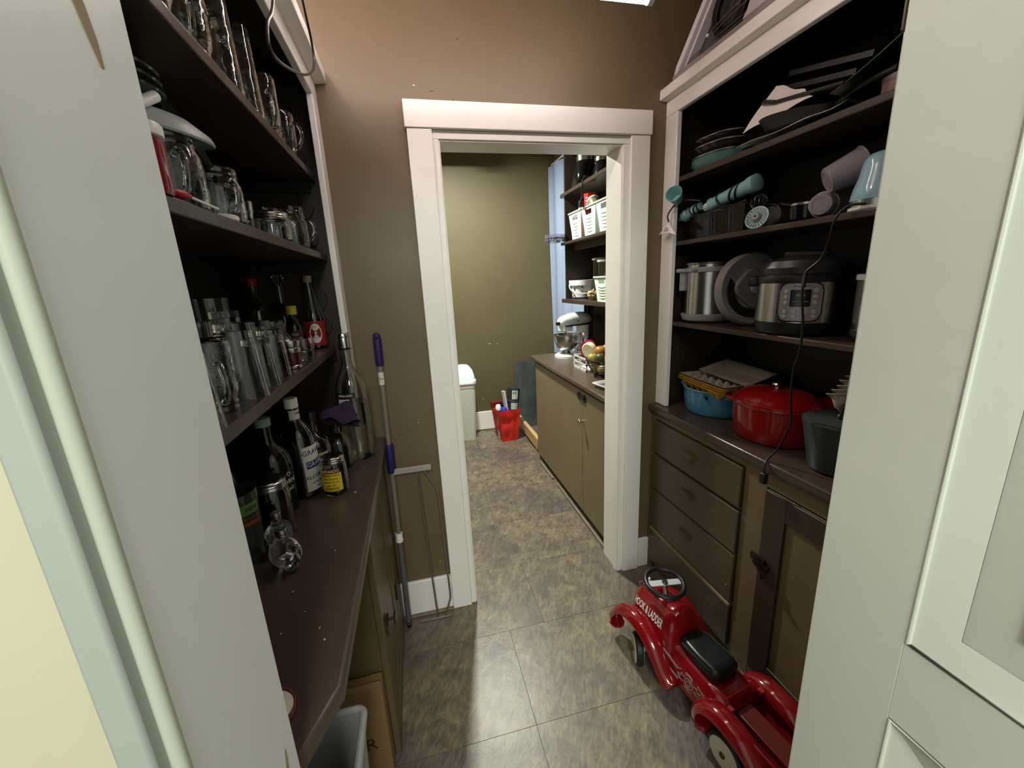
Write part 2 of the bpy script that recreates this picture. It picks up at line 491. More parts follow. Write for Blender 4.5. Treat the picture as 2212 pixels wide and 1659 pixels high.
# panelled door, folded back into the kitchen on the right
door = thing('door_1', 'x', 'x')
for k in ('label', 'category'): del door[k]
door['kind'] = 'structure'
DX = 0.585
def dbox(y0, y1, z0, z1, x0=DX, x1=DX+0.036, name='stile', bev=0.0015):
    return obj(name, G().box((x0, y0, z0), (x1, y1, z1)), DOORW, door, bevel=bev)
dbox(0.312, 0.434, 0.01, 2.09, name='stile')
dbox(-0.35, -0.228, 0.01, 2.09, name='stile')
dbox(-0.228, 0.312, 0.872, 0.996, name='rail', bev=0)
dbox(-0.228, 0.312, 1.97, 2.09, name='rail', bev=0)
dbox(-0.228, 0.312, 0.01, 0.22, name='rail', bev=0)
def panel(z0, z1):
    y0, y1 = -0.228, 0.312
    # sloped sticking all round, then a sunk field and a raised centre
    def ring(a, b, xa, xb, name):
        (ya0, ya1, za0, za1), (yb0, yb1, zb0, zb1) = a, b
        vs = [(xa, ya0, za0), (xa, ya1, za0), (xa, ya1, za1), (xa, ya0, za1), (xb, yb0, zb0), (xb, yb1, zb0), (xb, yb1, zb1), (xb, yb0, zb1)]
        g = G().add(vs, [(0, 1, 5, 4), (1, 2, 6, 5), (2, 3, 7, 6), (3, 0, 4, 7)])
        return obj(name, g, DOORW, door, smooth=False)
    s = 0.044
    r0 = (y0, y1, z0, z1); r1 = (y0 + s, y1 - s, z0 + s, z1 - s)
    ring(r0, r1, DX + 0.001, DX + 0.013, 'sticking')
    r2 = (y0 + s + 0.045, y1 - s - 0.045, z0 + s + 0.045, z1 - s - 0.045)
    ring(r1, r2, DX + 0.014, DX + 0.011, 'panel_bevel')
    obj('raised_panel', G().box((DX + 0.008, r2[0], r2[2]), (DX + 0.03, r2[1], r2[3])), DOORW, door, bevel=0.002)
    obj('bead_moulding', G().tube([(DX + 0.001, y0+0.003, z0+0.003), (DX + 0.001, y1-0.003, z0+0.003), (DX + 0.001, y1-0.003, z1-0.003), (DX + 0.001, y0+0.003, z1-0.003)], 0.003, 8, closed=True), DOORW, door)
panel(0.996, 1.97); panel(0.22, 0.872)
for z in (0.35, 1.75):
    obj('hinge', G().tube([(0.597, 0.441, z), (0.597, 0.441, z + 0.09)], 0.005, 10), DSTEEL, door)

# LED tube fixture hung below the pantry ceiling
lf = thing('tube_light', 'white LED tube fixture hanging across the pantry above the doorway', 'light', (0.185, 1.31, 2.279))
obj('housing', G().prism([(-0.010, 0.010), (0.010, 0.010), (0.012, 0.040), (-0.012, 0.040)], -0.6, 0.6, 'x', M=None), WPL, lf, bevel=0.003)
TUBE = mat('lit_tube', (255, 240, 236), 0.5, emit=28.0)
obj('tube', G().tube([(-0.585, 0, -0.002), (0.585, 0, -0.002)], 0.012, 14), TUBE, lf)
for sx in (-1, 1):
    obj('end_cap', G().tube([(sx*0.583, 0, 0.0), (sx*0.60, 0, 0.0)], 0.016, 14), WPL, lf)
    obj('hanger', G().tube([(sx*0.5, 0, 0.04), (sx*0.5, 0, 0.478)], 0.002, 6), STEEL, lf)

# bare bulb lamp standing on top of the left shelving unit
bl_ = thing('bulb_lamp', 'bare bulb lamp on top of the left shelving unit near the ceiling', 'lamp', (-0.45, 0.95, 2.197))
obj('base', G().lathe([(0, 0), (0.05, 0), (0.05, 0.012), (0.012, 0.02), (0.008, 0.10), (0.008, 0.28), (0.018, 0.285), (0.018, 0.32), (0, 0.32)], 24), BLACK, bl_)
obj('bulb', G().lathe([(0, 0.32), (0.014, 0.32), (0.018, 0.335), (0.030, 0.36), (0.032, 0.38), (0.024, 0.402), (0, 0.412)], 24), mat('lit_bulb', (255, 236, 222), 0.5, emit=180.0), bl_)

# far store room ceiling fitting; unseen board added to shadow the back wall
cf = thing('ceiling_light', 'ceiling light fitting with added shadow board in the far store room above the doorway line', 'light', (0.39, 3.02, 2.745))
obj('plate', G().box((-0.14, -0.10, -0.02), (0.20, 0.30, 0)), WPL, cf, bevel=0.003)
obj('lamp_holder', G().box((-0.08, -0.05, -0.110), (0.08, 0.05, -0.02)), WPL, cf, bevel=0.004)
obj('shadow_board', G().prism([(-0.14, -0.02), (-0.14, -0.1595), (0.110, -0.1595), (0.118, -0.173), (0.155, -0.173), (0.163, -0.1595), (0.190, -0.156), (0.199, -0.14), (0.199, -0.02)], 0.289, 0.294, 'y'), WPL, cf)
# ------------------------------------------------------------------ left built-in
def board(name, a, b, m, parent, bevel=0.0025):
    return obj(name, G().box(a, b), m, parent, bevel=bevel)

def wall_unit(name, label, sgn, xf, xb, xs, shelves, xc):
    """open shelf unit: sgn = +1 front faces +x (left side of room), -1 faces -x"""
    t = thing(name, label, 'shelving')
    board('stile', (xf, 1.595, 0.892), (xf - sgn*0.02, 1.675, 2.10), WHITE, t)
    board('stile', (xf, 0.447, 0.892), (xf - sgn*0.02, 0.50, 2.10), WHITE, t)
    board('top_rail', (xf, 0.447, 2.10), (xf - sgn*0.02, 1.675, 2.156), WHITE, t)
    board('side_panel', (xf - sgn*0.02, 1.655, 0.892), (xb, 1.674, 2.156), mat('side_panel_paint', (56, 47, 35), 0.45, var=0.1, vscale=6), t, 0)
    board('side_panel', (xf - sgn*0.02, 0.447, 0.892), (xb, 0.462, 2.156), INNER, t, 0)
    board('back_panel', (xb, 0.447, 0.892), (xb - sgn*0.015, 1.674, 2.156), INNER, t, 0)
    prof = [(xf - sgn*0.002, 2.156), (xc, 2.160), (xc, 2.196), (xb, 2.196), (xb, 2.156)]
    obj('cornice', G().prism(prof, 0.447, 1.6745, 'y'), WHITE, t, bevel=0.0015)
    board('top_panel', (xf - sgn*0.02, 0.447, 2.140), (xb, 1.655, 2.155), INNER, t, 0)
    for x0, zt, th in shelves:
        board('shelf', (x0, 0.462, zt - th), (xb, 1.655, zt), BROWN, t)
        board('shelf_cleat', (xf - sgn*0.06, 1.635, zt - th - 0.035), (xb, 1.655, zt - th), INNER, t)
    return t
ul = wall_unit('wall_shelving', 'open left hand shelving unit with white frame and dark brown shelves holding glassware', 1,
          -0.245, -0.585, None, [(-0.285, 1.872, 0.022), (-0.285, 1.612, 0.022), (-0.303, 1.285, 0.026)], -0.208)
ur = wall_unit('wall_shelving', 'open right hand shelving unit with white frame and dark brown shelves holding pots and appliances', -1,
          1.08, 1.405, None, [(1.10, 1.864, 0.020), (1.10, 1.615, 0.018), (1.10, 1.280, 0.018)], 1.048)
# scalloped bracket strips inside the left unit's end panel
for z in (1.0, 1.33, 1.64, 1.9):
    pts = []
    n = 6
    prof = []
    for i in range(25):
        zz = z + 0.2 * i / 24
        prof.append((-0.315 + 0.012 * sin(i / 24 * PI * 4), zz))
    prof += [(-0.345, z + 0.2), (-0.345, z)]
    obj('scalloped_bracket', G().prism(prof, 1.640, 1.655, 'y'), mat('bracket_paint', (34, 28, 21), 0.5), ul)

# counters (rounded front edge)
def counter(name, label, poly, z0, z1, m=BROWN):
    o = obj(name, G().prism(poly, z0, z1), m, None, bevel=0.0075, seg=3)
    return tag(o, label, 'counter')
BTOP = mat('counter_brown_paint', (74, 61, 54), 0.28, var=0.10, vscale=4, bump=0.05, bscale=30)
counter('countertop', 'dark brown painted left countertop under the bottles with a clipped near corner',
        [(-0.598, 0.447), (-0.212, 0.447), (-0.167, 0.556), (-0.167, 1.674), (-0.598, 1.674)], 0.858, 0.89, BTOP)
counter('countertop', 'dark brown painted right countertop under the blue and red pots',
        [(1.418, 0.447), (1.418, 1.674), (1.04, 1.674), (1.04, 0.447)], 0.858, 0.89, mat('right_counter_paint', (70, 57, 49), 0.24, var=0.12, vscale=5, bump=0.06, bscale=30))
counter('countertop', 'brown worktop in the far store room under the stand mixer',
        [(1.418, 1.812), (1.418, 3.2), (0.892, 3.2), (0.892, 1.812)], 0.860, 0.89, mat('store_counter_paint', (84, 70, 58), 0.3, var=0.15, vscale=8))
# crumbs and paint flecks on the left countertop
fl = mat('pale_fleck', (200, 190, 178), 0.7)
rnd = random.Random(4)
for (x, y, r, lab) in ((-0.300, 0.800, .0022, 'pale paint flake on the left countertop below the skull bottles'), (-0.238, 0.92, .0016, 'pale paint flake on the open middle of the left countertop'),
        (-0.262, 0.735, .0018, 'faint paint flake toward the near end of the left countertop'), (-0.226, 0.685, .0022, 'bright round paint flake near the left countertop edge'),
        (-0.292, 0.690, .0020, 'paint flake on the left countertop closest to the entry jamb'), (-0.212, 0.655, .0026, 'oblong paint flake nearest the front edge of the left countertop'),
        (-0.228, 1.205, .0040, 'larger white crumb on the left countertop right of the cherry jar'), (-0.218, 1.24, .0022, 'small white crumb right behind the larger one by the cherry jar')):
    o = obj('crumb', G().prism([(r*cos(a)*rnd.uniform(.6, 1.3), 0.6*r*sin(a)*rnd.uniform(.6, 1.3)) for a in [2*PI*k/6 for k in range(6)]], 0, 0.0012), fl)
    tag(o, lab, 'crumb', 'paint flakes on the left countertop', loc=(x, y, 0.8903), rz=x*50)

# left base cabinet
bl = thing('base_cabinet', 'olive painted base cabinet with one latched door below the left countertop', 'cabinet')
g = G().box((-0.2071, 1.085, 0), (-0.59, 1.10, 0.857))
obj('side_panel', g, OLIVE_D, bl)
board('stile', (-0.187, 1.085, 0), (-0.207, 1.145, 0.857), OLIVE_D, bl)
board('stile', (-0.187, 1.475, 0), (-0.207, 1.674, 0.857), OLIVE_D, bl)
board('rail', (-0.1875, 1.145, 0.80), (-0.207, 1.475, 0.857), OLIVE_D, bl)
board('rail', (-0.1875, 1.145, 0), (-0.207, 1.475, 0.07), OLIVE_D, bl)
dl = obj('door', G().box((-0.196, 1.149, 0.074), (-0.212, 1.471, 0.796)), OLIVE_D, bl, bevel=0.002)
for a, b in (((1.149, 0.074), (1.205, 0.796)), ((1.415, 0.074), (1.471, 0.796)), ((1.205, 0.74), (1.415, 0.796)), ((1.205, 0.074), (1.415, 0.13))):
    obj('door_frame', G().box((-0.190, a[0], a[1]), (-0.198, b[0], b[1])), OLIVE_D, dl, bevel=0.0015)
lt = G().box((-0.184, 1.118, 0.44), (-0.188, 1.138, 0.50)).box((-0.178, 1.135, 0.455), (-0.186, 1.165, 0.475)).tube([(-0.178, 1.15, 0.465), (-0.160, 1.15, 0.465)], 0.005, 8).box((-0.162, 1.135, 0.452), (-0.156, 1.165, 0.478)).box((-0.184, 1.15, 0.40), (-0.188, 1.17, 0.45))
obj('latch', lt, DSTEEL, dl)
hg = G().box((-0.184, 1.50, 0.26), (-0.188, 1.52, 0.33)).tube([(-0.184, 1.475, 0.26), (-0.184, 1.475, 0.33)], 0.004, 8)
obj('hinge', hg, DSTEEL, bl)

# right base cabinet: drawers and a door
br = thing('base_cabinet', 'brown and olive base cabinet with a stack of drawers below the right countertop', 'cabinet')
XF = 1.062
board('frame', (XF, 0.99, 0), (XF + 0.02, 1.085, 0.857), OLIVE_D, br)
board('frame', (XF, 1.640, 0), (XF + 0.02, 1.674, 0.857), OLIVE_D, br)
board('frame', (XF, 1.085, 0.822), (XF + 0.02, 1.640, 0.857), OLIVE_D, br)
board('frame', (XF, 0.447, 0.795), (XF + 0.02, 0.99, 0.857), OLIVE_D, br)
board('frame', (XF, 0.447, 0), (XF + 0.02, 0.99, 0.075), OLIVE_D, br)
obj('carcass', G().box((XF + 0.02, 0.447, 0), (1.418, 1.674, 0.856)), OLIVE_D, br)
def pull(parent, y, z):
    prof = [(0, 0.010), (-0.012, 0.008), (-0.019, -0.004), (-0.017, -0.012), (-0.012, -0.006), (-0.006, 0.002), (0, 0.004)]
    g = G()
    vs = []; fs = []; N = 10; n = len(prof)
    for i in range(N + 1):
        t = i / N
        k = sin(PI * t) ** 0.45 if 0 < t < 1 else 0.05
        for px, pz in prof: vs.append((XF - 0.010 + px * k, y - 0.042 + 0.084 * t, z + pz * (0.4 + 0.6*k)))
    for i in range(N):
        for q in range(n - 1): fs.append((i*n+q, i*n+q+1, (i+1)*n+q+1, (i+1)*n+q))
    g.add(vs, fs)
    obj('handle', g, BROWN_D, parent, solid=0.003)
for z0, z1, hz in ((0.662, 0.818, 0.748), (0.474, 0.646, 0.572), (0.262, 0.464, 0.378)):
    d = obj('drawer', G().box((XF - 0.010, 1.088, z0), (XF + 0.018, 1.637, z1)), BROWN_D, br, bevel=0.004)
    pull(d, 1.368, hz)
    obj('drawer_lip', G().box((XF - 0.004, 1.088, z0 - 0.006), (XF + 0.01, 1.637, z0 - 0.001)), OLIVE_D, br)
obj('ledge', G().box((XF - 0.012, 1.092, 0.236), (XF + 0.01, 1.637, 0.252)), OLIVE, br, bevel=0.003)
obj('drawer', G().box((XF - 0.008, 1.092, 0.06), (XF + 0.01, 1.637, 0.234)), BROWN_D, br, bevel=0.003)
dr = obj('door', G().box((XF - 0.001, 0.452, 0.080), (XF + 0.016, 0.986, 0.790)), OLIVE_D, br, bevel=0.001)
DKF = mat('dark_frame_paint', (54, 42, 34), 0.36, var=0.12, vscale=6)
for a, b in (((0.906, 0.08), (0.986, 0.79)), ((0.452, 0.08), (0.532, 0.79)), ((0.532, 0.715), (0.906, 0.79)), ((0.532, 0.08), (0.906, 0.155))):
    obj('door_frame', G().box((XF - 0.010, a[0], a[1]), (XF, b[0], b[1])), DKF, dr, bevel=0.002)
lt = G().box((XF - 0.020, 0.955, 0.522), (XF - 0.010, 1.010, 0.545)).box((XF - 0.026, 0.935, 0.512), (XF - 0.016, 0.985, 0.530)).tube([(XF-0.03, 0.93, 0.50), (XF-0.03, 0.985, 0.53)], 0.006, 8).tube([(XF - 0.012, 0.965, 0.50), (XF - 0.012, 0.965, 0.47)], 0.006, 8)
obj('latch', lt, mat('blackened_brass', (58, 44, 34), 0.3, metal=0.8), dr)
obj('screw', G().ball((XF - 0.011, 1.112, 0.322), 0.0035, 8, 5), STEEL, br)

# far store room cabinet
bf = thing('base_cabinet', 'olive two door base cabinet with black strap latch in the far store room', 'cabinet')
XG = 0.928
obj('carcass', G().box((XG, 1.812, 0.03), (1.418, 3.18, 0.859)), OLIVE, bf)
for y0, y1 in ((1.822, 2.168), (2.172, 3.13)):
    d = obj('door', G().box((XG - 0.014, y0, 0.05), (XG, y1, 0.842)), OLIVE, bf, bevel=0.002)
    if y0 < 2:
        k = G().tube([(XG - 0.014, 2.15, 0.66), (XG - 0.034, 2.15, 0.66)], 0.006, 10).ball((XG - 0.042, 2.15, 0.66), (0.012, 0.016, 0.016), 12, 8)
        obj('knob', k, mat('brass', (188, 180, 158), 0.25, metal=1.0), d)
sg = G().box((XG - 0.019, 2.11, 0.792), (XG - 0.014, 2.165, 0.812)).box((XG - 0.019, 2.175, 0.79), (XG - 0.014, 2.235, 0.814)).box((XG - 0.026, 2.13, 0.797), (XG - 0.019, 2.22, 0.807)).box((XG-0.019, 2.12, 0.780), (XG-0.014, 2.14, 0.822)).box((XG-0.019, 2.205, 0.780), (XG-0.014, 2.225, 0.822))
obj('strap_latch', sg, BLACK, bf)
obj('shoe_moulding', G().box((XG - 0.030, 1.82, 0), (XG - 0.012, 2.60, 0.018)), QR, bf, bevel=0.004)
obj('shoe_moulding', G().box((XG - 0.034, 2.72, 0), (XG - 0.014, 3.02, 0.016)), QR, bf, bevel=0.004)

# far store room shelves
sf = thing('wall_shelving', 'dark brown open shelves in the far store room holding white baskets', 'shelving')
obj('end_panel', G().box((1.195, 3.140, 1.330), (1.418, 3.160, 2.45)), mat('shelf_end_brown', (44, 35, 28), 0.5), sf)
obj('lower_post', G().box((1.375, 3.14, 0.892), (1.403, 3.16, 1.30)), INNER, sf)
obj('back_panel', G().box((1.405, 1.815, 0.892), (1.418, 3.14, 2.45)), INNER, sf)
for z0, z1, ye in ((2.082, 2.106, 3.2), (1.738, 1.758, 3.2), (1.300, 1.330, 3.2)):
    o = obj('shelf', G().prism([(1.405, 1.815), (1.17, 1.815), (1.17, ye - 0.02), (1.18, ye), (1.405, ye)], z0, z1), BROWN, sf, bevel=0.003)
obj('cleat', G().box((1.24, 1.83, 1.69), (1.255, 3.14, 1.738)), INNER, sf)
# ------------------------------------------------------------------ glassware
def face_cam(x, y): return math.atan2(-y, -x) + PI / 2
def shell(outer, t=0.0025, base=0.006):
    """closed profile of a vessel: outer wall bottom to top, inner wall back down"""
    inner = [(max(r - t, 0.0005), max(z, base)) for r, z in outer if z > base * 0.6]
    return [(0, 0)] + outer + inner[::-1] + [(0, base)]
def vessel(name, outer, m, parent, t=0.0025, base=0.006, seg=28):
    return obj(name, G().lathe(shell(outer, t, base), seg), m, parent)
def handle_pts(r, z0, z1, out, ang=0.0):
    c, s_ = cos(ang), sin(ang)
    P = [(r - 0.002, z1), (r + out*0.55, z1 + 0.001), (r + out, z1 - (z1-z0)*0.3), (r + out*0.95, z0 + (z1-z0)*0.35), (r + out*0.4, z0 + 0.002), (r - 0.002, z0)]
    return spline([(p[0]*c, p[0]*s_, p[1]) for p in P], 5)
def disc(r, z0, z1): return [(0, z0), (r, z0), (r, z1), (0, z1)]

# top shelf, z = 1.872
ZT, ZM, ZL, ZC = 1.8722, 1.6122, 1.2852, 0.8902
GLASS_B = mat('pressed_glass', (244, 248, 246), 0.0, trans=1.0, ior=1.47, bump=0.2, bscale=34)
def mason_mug(name, label, loc, r, h, rz, group=None, cat='mug', m=None, flip=False):
    m = m or GLASS_B
    t = thing(name, label, cat, loc, rz, group)
    b_ = vessel('body', [(r*0.80, 0), (r*0.90, h*0.015), (r*0.97, 0.006), (r, 0.02), (r, h*0.62), (r*0.97, h*0.72), (r*0.86, h*0.82), (r*0.86, h*0.86), (r*0.89, h*0.88), (r*0.86, h*0.91), (r*0.89, h*0.94), (r*0.86, h)], m, t, 0.003, 0.008)
    obj('handle', G().tube(handle_pts(r, h*0.18, h*0.68, r*0.75), 0.0048, 10), m, t)
    if flip: b_.rotation_euler = (PI, 0, 0); b_.location = (0, 0, h)
    # raised emblem ring on the jar side
    obj('emblem', G().tube([((r+0.0005)*sin(a*0.6), -(r+0.0005)*cos(a*0.6), h*0.38 + 0.016*sin(b)) for a, b in [(0.7*cos(k*PI/10), k*PI/10) for k in range(20)]], 0.0014, 6, closed=True), m, t)
    return t
def tumbler(name, label, loc, rb, rt_, h, rz=0, group=None, cat='glass', ribs=0, m=GLASS, up=True, t=0.0022, base=0.012):
    o = thing(name, label, cat, loc, rz, group)
    pr = [(rb, 0), (rb + (rt_-rb)*0.1, h*0.1), (rb + (rt_-rb)*0.5, h*0.5), (rt_, h)]
    b = vessel('body', pr, m, o, t, base)
    if not up:
        b.rotation_euler = (PI, 0, 0); b.location = (0, 0, h)
    if ribs:
        g = G()
        for k in range(ribs):
            a = 2*PI*k/ribs
            g.tube([(rb*1.01*cos(a), rb*1.01*sin(a), 0.01), ((rb+(rt_-rb)*.45)*1.01*cos(a), (rb+(rt_-rb)*.45)*1.01*sin(a), h*0.45)], 0.0016, 6)
        rb_ = obj('ribs', g, m, o)
        if not up: rb_.rotation_euler = (PI, 0, 0); rb_.location = (0, 0, h)
    return o
mason_mug('glass_mug', 'clear glass handled jar mug nearest the front of the top left shelf', (-0.335, 0.80, ZT), 0.040, 0.135, -0.6, 'clear mugs on the top left shelf', flip=True)
mason_mug('glass_mug', 'clear glass handled jar mug, second along the top left shelf', (-0.335, 0.93, ZT), 0.040, 0.145, -1.0, 'clear mugs on the top left shelf', flip=True)
tumbler('tall_glass', 'tall ribbed clear glass on the top left shelf beside the two front mugs', (-0.335, 1.06, ZT), 0.036, 0.042, 0.185, ribs=0, group='tall glasses on the top left shelf', m=GLASS_B, up=False)
tumbler('tall_glass', 'tall textured clear glass in the middle of the top left shelf', (-0.335, 1.185, ZT), 0.036, 0.042, 0.190, ribs=0, group='tall glasses on the top left shelf', m=GLASS_B, up=False)
mason_mug('glass_mug', 'round handled clear mug second from the far end of the top left shelf', (-0.335, 1.335, ZT), 0.041, 0.165, -0.9, 'clear mugs on the top left shelf', flip=True)
mason_mug('glass_mug', 'clear glass mug at the far end of the top left shelf against the end panel', (-0.332, 1.475, ZT), 0.042, 0.130, -0.5, 'clear mugs on the top left shelf', flip=True)
tumbler('tall_glass', 'clear glass standing in the far corner of the top left shelf behind the last mug', (-0.365, 1.575, ZT), 0.030, 0.036, 0.13, group='tall glasses on the top left shelf', m=GLASS_B, up=False)

# middle shelf
t = thing('spice_jar', 'small jar of red seasoning with a white screw lid behind the entry jamb', 'jar', (-0.312, 0.642, ZM))
vessel('body', [(0.030, 0), (0.032, 0.004), (0.032, 0.062), (0.029, 0.066)], mat('red_seasoning_glass', (136, 40, 52), 0.12, coat=0.5), t, 0.0015, 0.002)

g = G().lathe([(0, 0.080), (0.033, 0.080), (0.034, 0.078), (0.034, 0.0665), (0.0305, 0.0655), (0.0, 0.0655)])
obj('lid', g, WPL, t)
t = thing('spatula', 'red tipped thin spatula lying at the shelf edge before the big mug', 'spatula', (-0.298, 0.70, ZM + 0.012), 1.35)
obj('red_tip', G().ball((0.0, 0, 0), (0.022, 0.008, 0.006), 14, 8), mat('red_silicone', (176, 24, 34), 0.4), t)
obj('shaft', G().tube([(0.018, 0, 0), (0.075, 0.0, -0.007)], 0.002, 8), WPL, t)
mason_mug('glass_mug', 'big clear handled jar with raised emblem at the near end of the middle left shelf', (-0.342, 0.785, ZM), 0.046, 0.112, -0.9)
mason_mug('glass_mug', 'clear glass mug behind the flat white lid on the middle left shelf', (-0.335, 0.935, ZM), 0.041, 0.100, -0.8)
o = tag(obj('jar_lid', G().lathe([(0, 0), (0.024, 0), (0.026, 0.002), (0.026, 0.008), (0.023, 0.010), (0, 0.010)]), WPL), 'white plastic lid lying flat at the edge of the middle left shelf', 'lid', loc=(-0.312, 0.866, ZM))
tumbler('drinking_glass', 'small clear tumbler on the middle left shelf between the mug and the lidded jar', (-0.345, 1.045, ZM), 0.026, 0.031, 0.065)
tumbler('drinking_glass', 'low clear tumbler directly behind the lidded jar on the middle left shelf', (-0.405, 1.15, ZM), 0.030, 0.034, 0.085)
def lid_jar(name, label, loc, r, h, content=None, cz=0.7, lidm=CHROME, rz=0, m=GLASS):
    t = thing(name, label, 'jar', loc, rz)
    vessel('body', [(r*0.9, 0), (r, 0.006), (r, h*0.74), (r*0.96, h*0.80), (r*0.84, h*0.86), (r*0.84, h*0.95)], m, t, 0.0028, 0.005)
    if content:
        rr = r - 0.0032
        pr = [(0, 0.0055), (rr*0.9, 0.0055), (rr, 0.010), (rr, h*min(cz, 0.73)), (0, h*min(cz, 0.73))]
        obj('contents', G().lathe(pr), content, t)
    R = r * 0.92
    l = obj('lid', G().lathe([(0, h), (R*0.82, h), (R*0.84, h - 0.002), (R*0.94, h - 0.001), (R, h - 0.003), (R*0.98, h - 0.006), (R*1.01, h - 0.009), (R*0.98, h - 0.012), (R*1.01, h - 0.015), (R*0.99, h*0.86 if h*0.86 < h-0.017 else h-0.018), (R*0.9, h*0.86 if h*0.86 < h-0.017 else h-0.018)], 32), lidm, t)
    return t
lid_jar('storage_jar', 'squat glass jar with ridged silver lid on the middle left shelf', (-0.330, 1.225, ZM), 0.043, 0.072)
mason_mug('glass_mug', 'clear mug standing just beyond the silver lidded jar on the middle left shelf', (-0.375, 1.335, ZM), 0.040, 0.10, 0.2)
mason_mug('glass_mug', 'clear glass mug with handle toward the end panel of the middle left shelf', (-0.332, 1.435, ZM), 0.041, 0.12, -0.4)
# frosted lid, tilted, with a stack of greenish glass plates on it
t = thing('frosted_bowl', 'shallow frosted plastic bowl turned over on top of the big glass jar', 'bowl', (-0.405, 0.815, 1.742), 0, rot=(0.02, 0.20, -0.35))
obj('body', G().lathe([(0.116, 0), (0.118, 0.003), (0.112, 0.012), (0.085, 0.028), (0.05, 0.034), (0, 0.035), (0, 0.032), (0.05, 0.031), (0.083, 0.025), (0.11, 0.009)], 40), mat('frosted_white', (196, 206, 204), 0.4, trans=0.25, ior=1.3), t)
plate0 = None
for i in range(3):
    lab = ['greenish glass plate, lowest of the stack on the frosted bowl', 'greenish glass plate, middle one of the stack on the frosted bowl', 'greenish glass plate, topmost of the stack on the frosted bowl'][i]
    M_ = (-0.43, 0.80 - 0.004*i, 1.785 + 0.0125*i)
    o = obj('glass_plate', G().lathe([(0, 0), (0.05, 0), (0.092, 0.010), (0.094, 0.013), (0.09, 0.0135), (0.048, 0.004), (0, 0.004)], 40), mat('dark_green_glass', (104, 122, 100), 0.05, trans=0.75, ior=1.5), None)
    tag(o, lab, 'plate', 'glass plates stacked on the frosted bowl', loc=M_, rot=(0.03, 0.10, 0))
o = obj('glass_disc', G().lathe([(0, 0), (0.05, 0.001), (0.075, 0.004), (0.076, 0.007), (0.05, 0.004), (0, 0.003)], 36), mat('dark_green_glass', (0, 0, 0)), None)
tag(o, 'thin round glass lid leaning upright against the plate stack', 'lid', loc=(-0.365, 0.905, 1.775), rot=(0.15, 1.15, 0.3))
o = obj('spatula', G().tube([(0, 0, 0), (0.07, 0, 0.0), (0.13, 0, 0)], [0.0075, 0.0075, 0.0075], 12), WPL)
tag(o, 'white round handle sticking out beside the red seasoning jar', 'utensil', loc=(-0.352, 0.655, 1.698), rot=(0, -0.55, 1.35))

# lower shelf with drinking glasses and bottles
t = tumbler('pint_glass', 'clear pint glass with faded red print nearest the entry on the lower left shelf', (-0.344, 0.692, ZL), 0.031, 0.041, 0.132, up=False)
REDP = mat('faded_red_print', (150, 70, 58), 0.5, alpha=0.65)
obj('red_print', G().lathe([(0.0400, 0.03), (0.0385, 0.052)], 24, arc=(-2.6, -0.9)), REDP, t)
obj('print_line', G().lathe([(0.0368, 0.088), (0.0367, 0.0892)], 24, arc=(-2.9, -0.5)), mat('grey_print', (60, 60, 60), 0.5), t)
mason_mug('glass_mug', 'clear arched glass mug between the two front pint glasses on the lower left shelf', (-0.352, 0.795, ZL), 0.036, 0.133, -0.9, flip=True)
t = tumbler('pint_glass', 'tall clear pint glass with small dark print on the lower left shelf edge', (-0.345, 0.898, ZL), 0.031, 0.042, 0.148, up=False)
text('print', '1837', 0.011, BLACK, t, T(0, 0, 0.05), wrap=0.0405)
tumbler('drinking_glass', 'clear tumbler on the lower left shelf edge before the dark red shot glass', (-0.345, 1.000, ZL), 0.027, 0.036, 0.105, up=False)
tumbler('drinking_glass', 'small clear tumbler beside the dark red shot glass on the lower left shelf', (-0.348, 1.105, ZL), 0.027, 0.034, 0.115, up=False)
t = thing('shot_glass', 'dark red shot glass with silver rims at the lower left shelf edge', 'glass', (-0.334, 1.200, ZL), face_cam(-0.33, 1.20))
obj('body', G().lathe([(0, 0), (0.021, 0), (0.022, 0.006), (0.024, 0.045), (0.0225, 0.045), (0.02, 0.008), (0, 0.006)]), mat('dark_red_enamel', (62, 8, 12), 0.2), t)
obj('silver_rim', G().lathe([(0.0218, 0.001), (0.0228, 0.002), (0.0232, 0.009), (0.0222, 0.010)]), CHROME, t)
obj('silver_rim', G().lathe([(0.0245, 0.044), (0.0252, 0.045), (0.0258, 0.056), (0.0245, 0.057)]), CHROME, t)
obj('silver_rim', G().lathe([(0.0235, 0.0575), (0.026, 0.0655), (0.0265, 0.076), (0.0245, 0.076), (0.0225, 0.06)]), CHROME, t)
obj('black_band', G().lathe([(0.0238, 0.055), (0.0242, 0.066)]), BLACK, t)
obj('crest', G().tube([(0.0235*sin(a), -0.0245*cos(a), 0.026 + 0.010*sin(b)) for a, b in [(0.35*cos(k*PI/6), k*PI/6) for k in range(12)]], 0.0007, 5, closed=True), mat('dull_red_print', (150, 60, 60), 0.4), t)
tumbler('shot_glass', 'clear thick based shot glass in front of the red syrup bottle', (-0.334, 1.340, ZL), 0.026, 0.031, 0.066, t=0.003, base=0.016)
tumbler('drinking_glass', 'clear tumbler in the second row behind the arched glass mug', (-0.440, 0.855, ZL), 0.030, 0.036, 0.125)
tumbler('drinking_glass', 'clear tumbler in the second row behind the tall pint glass', (-0.445, 0.965, ZL), 0.030, 0.037, 0.150)
tumbler('drinking_glass', 'upturned clear tumbler in the second row behind the shelf edge tumblers', (-0.436, 1.105, ZL), 0.030, 0.037, 0.165, up=False)
tumbler('drinking_glass', 'wide clear tumbler in the second row left of the dark red shot glass', (-0.428, 1.235, ZL), 0.032, 0.038, 0.130, up=False)
mason_mug('glass_mug', 'clear glass mug with beaded rim in the second row before the yellow capped bottle', (-0.420, 1.365, ZL), 0.038, 0.120, -0.6)
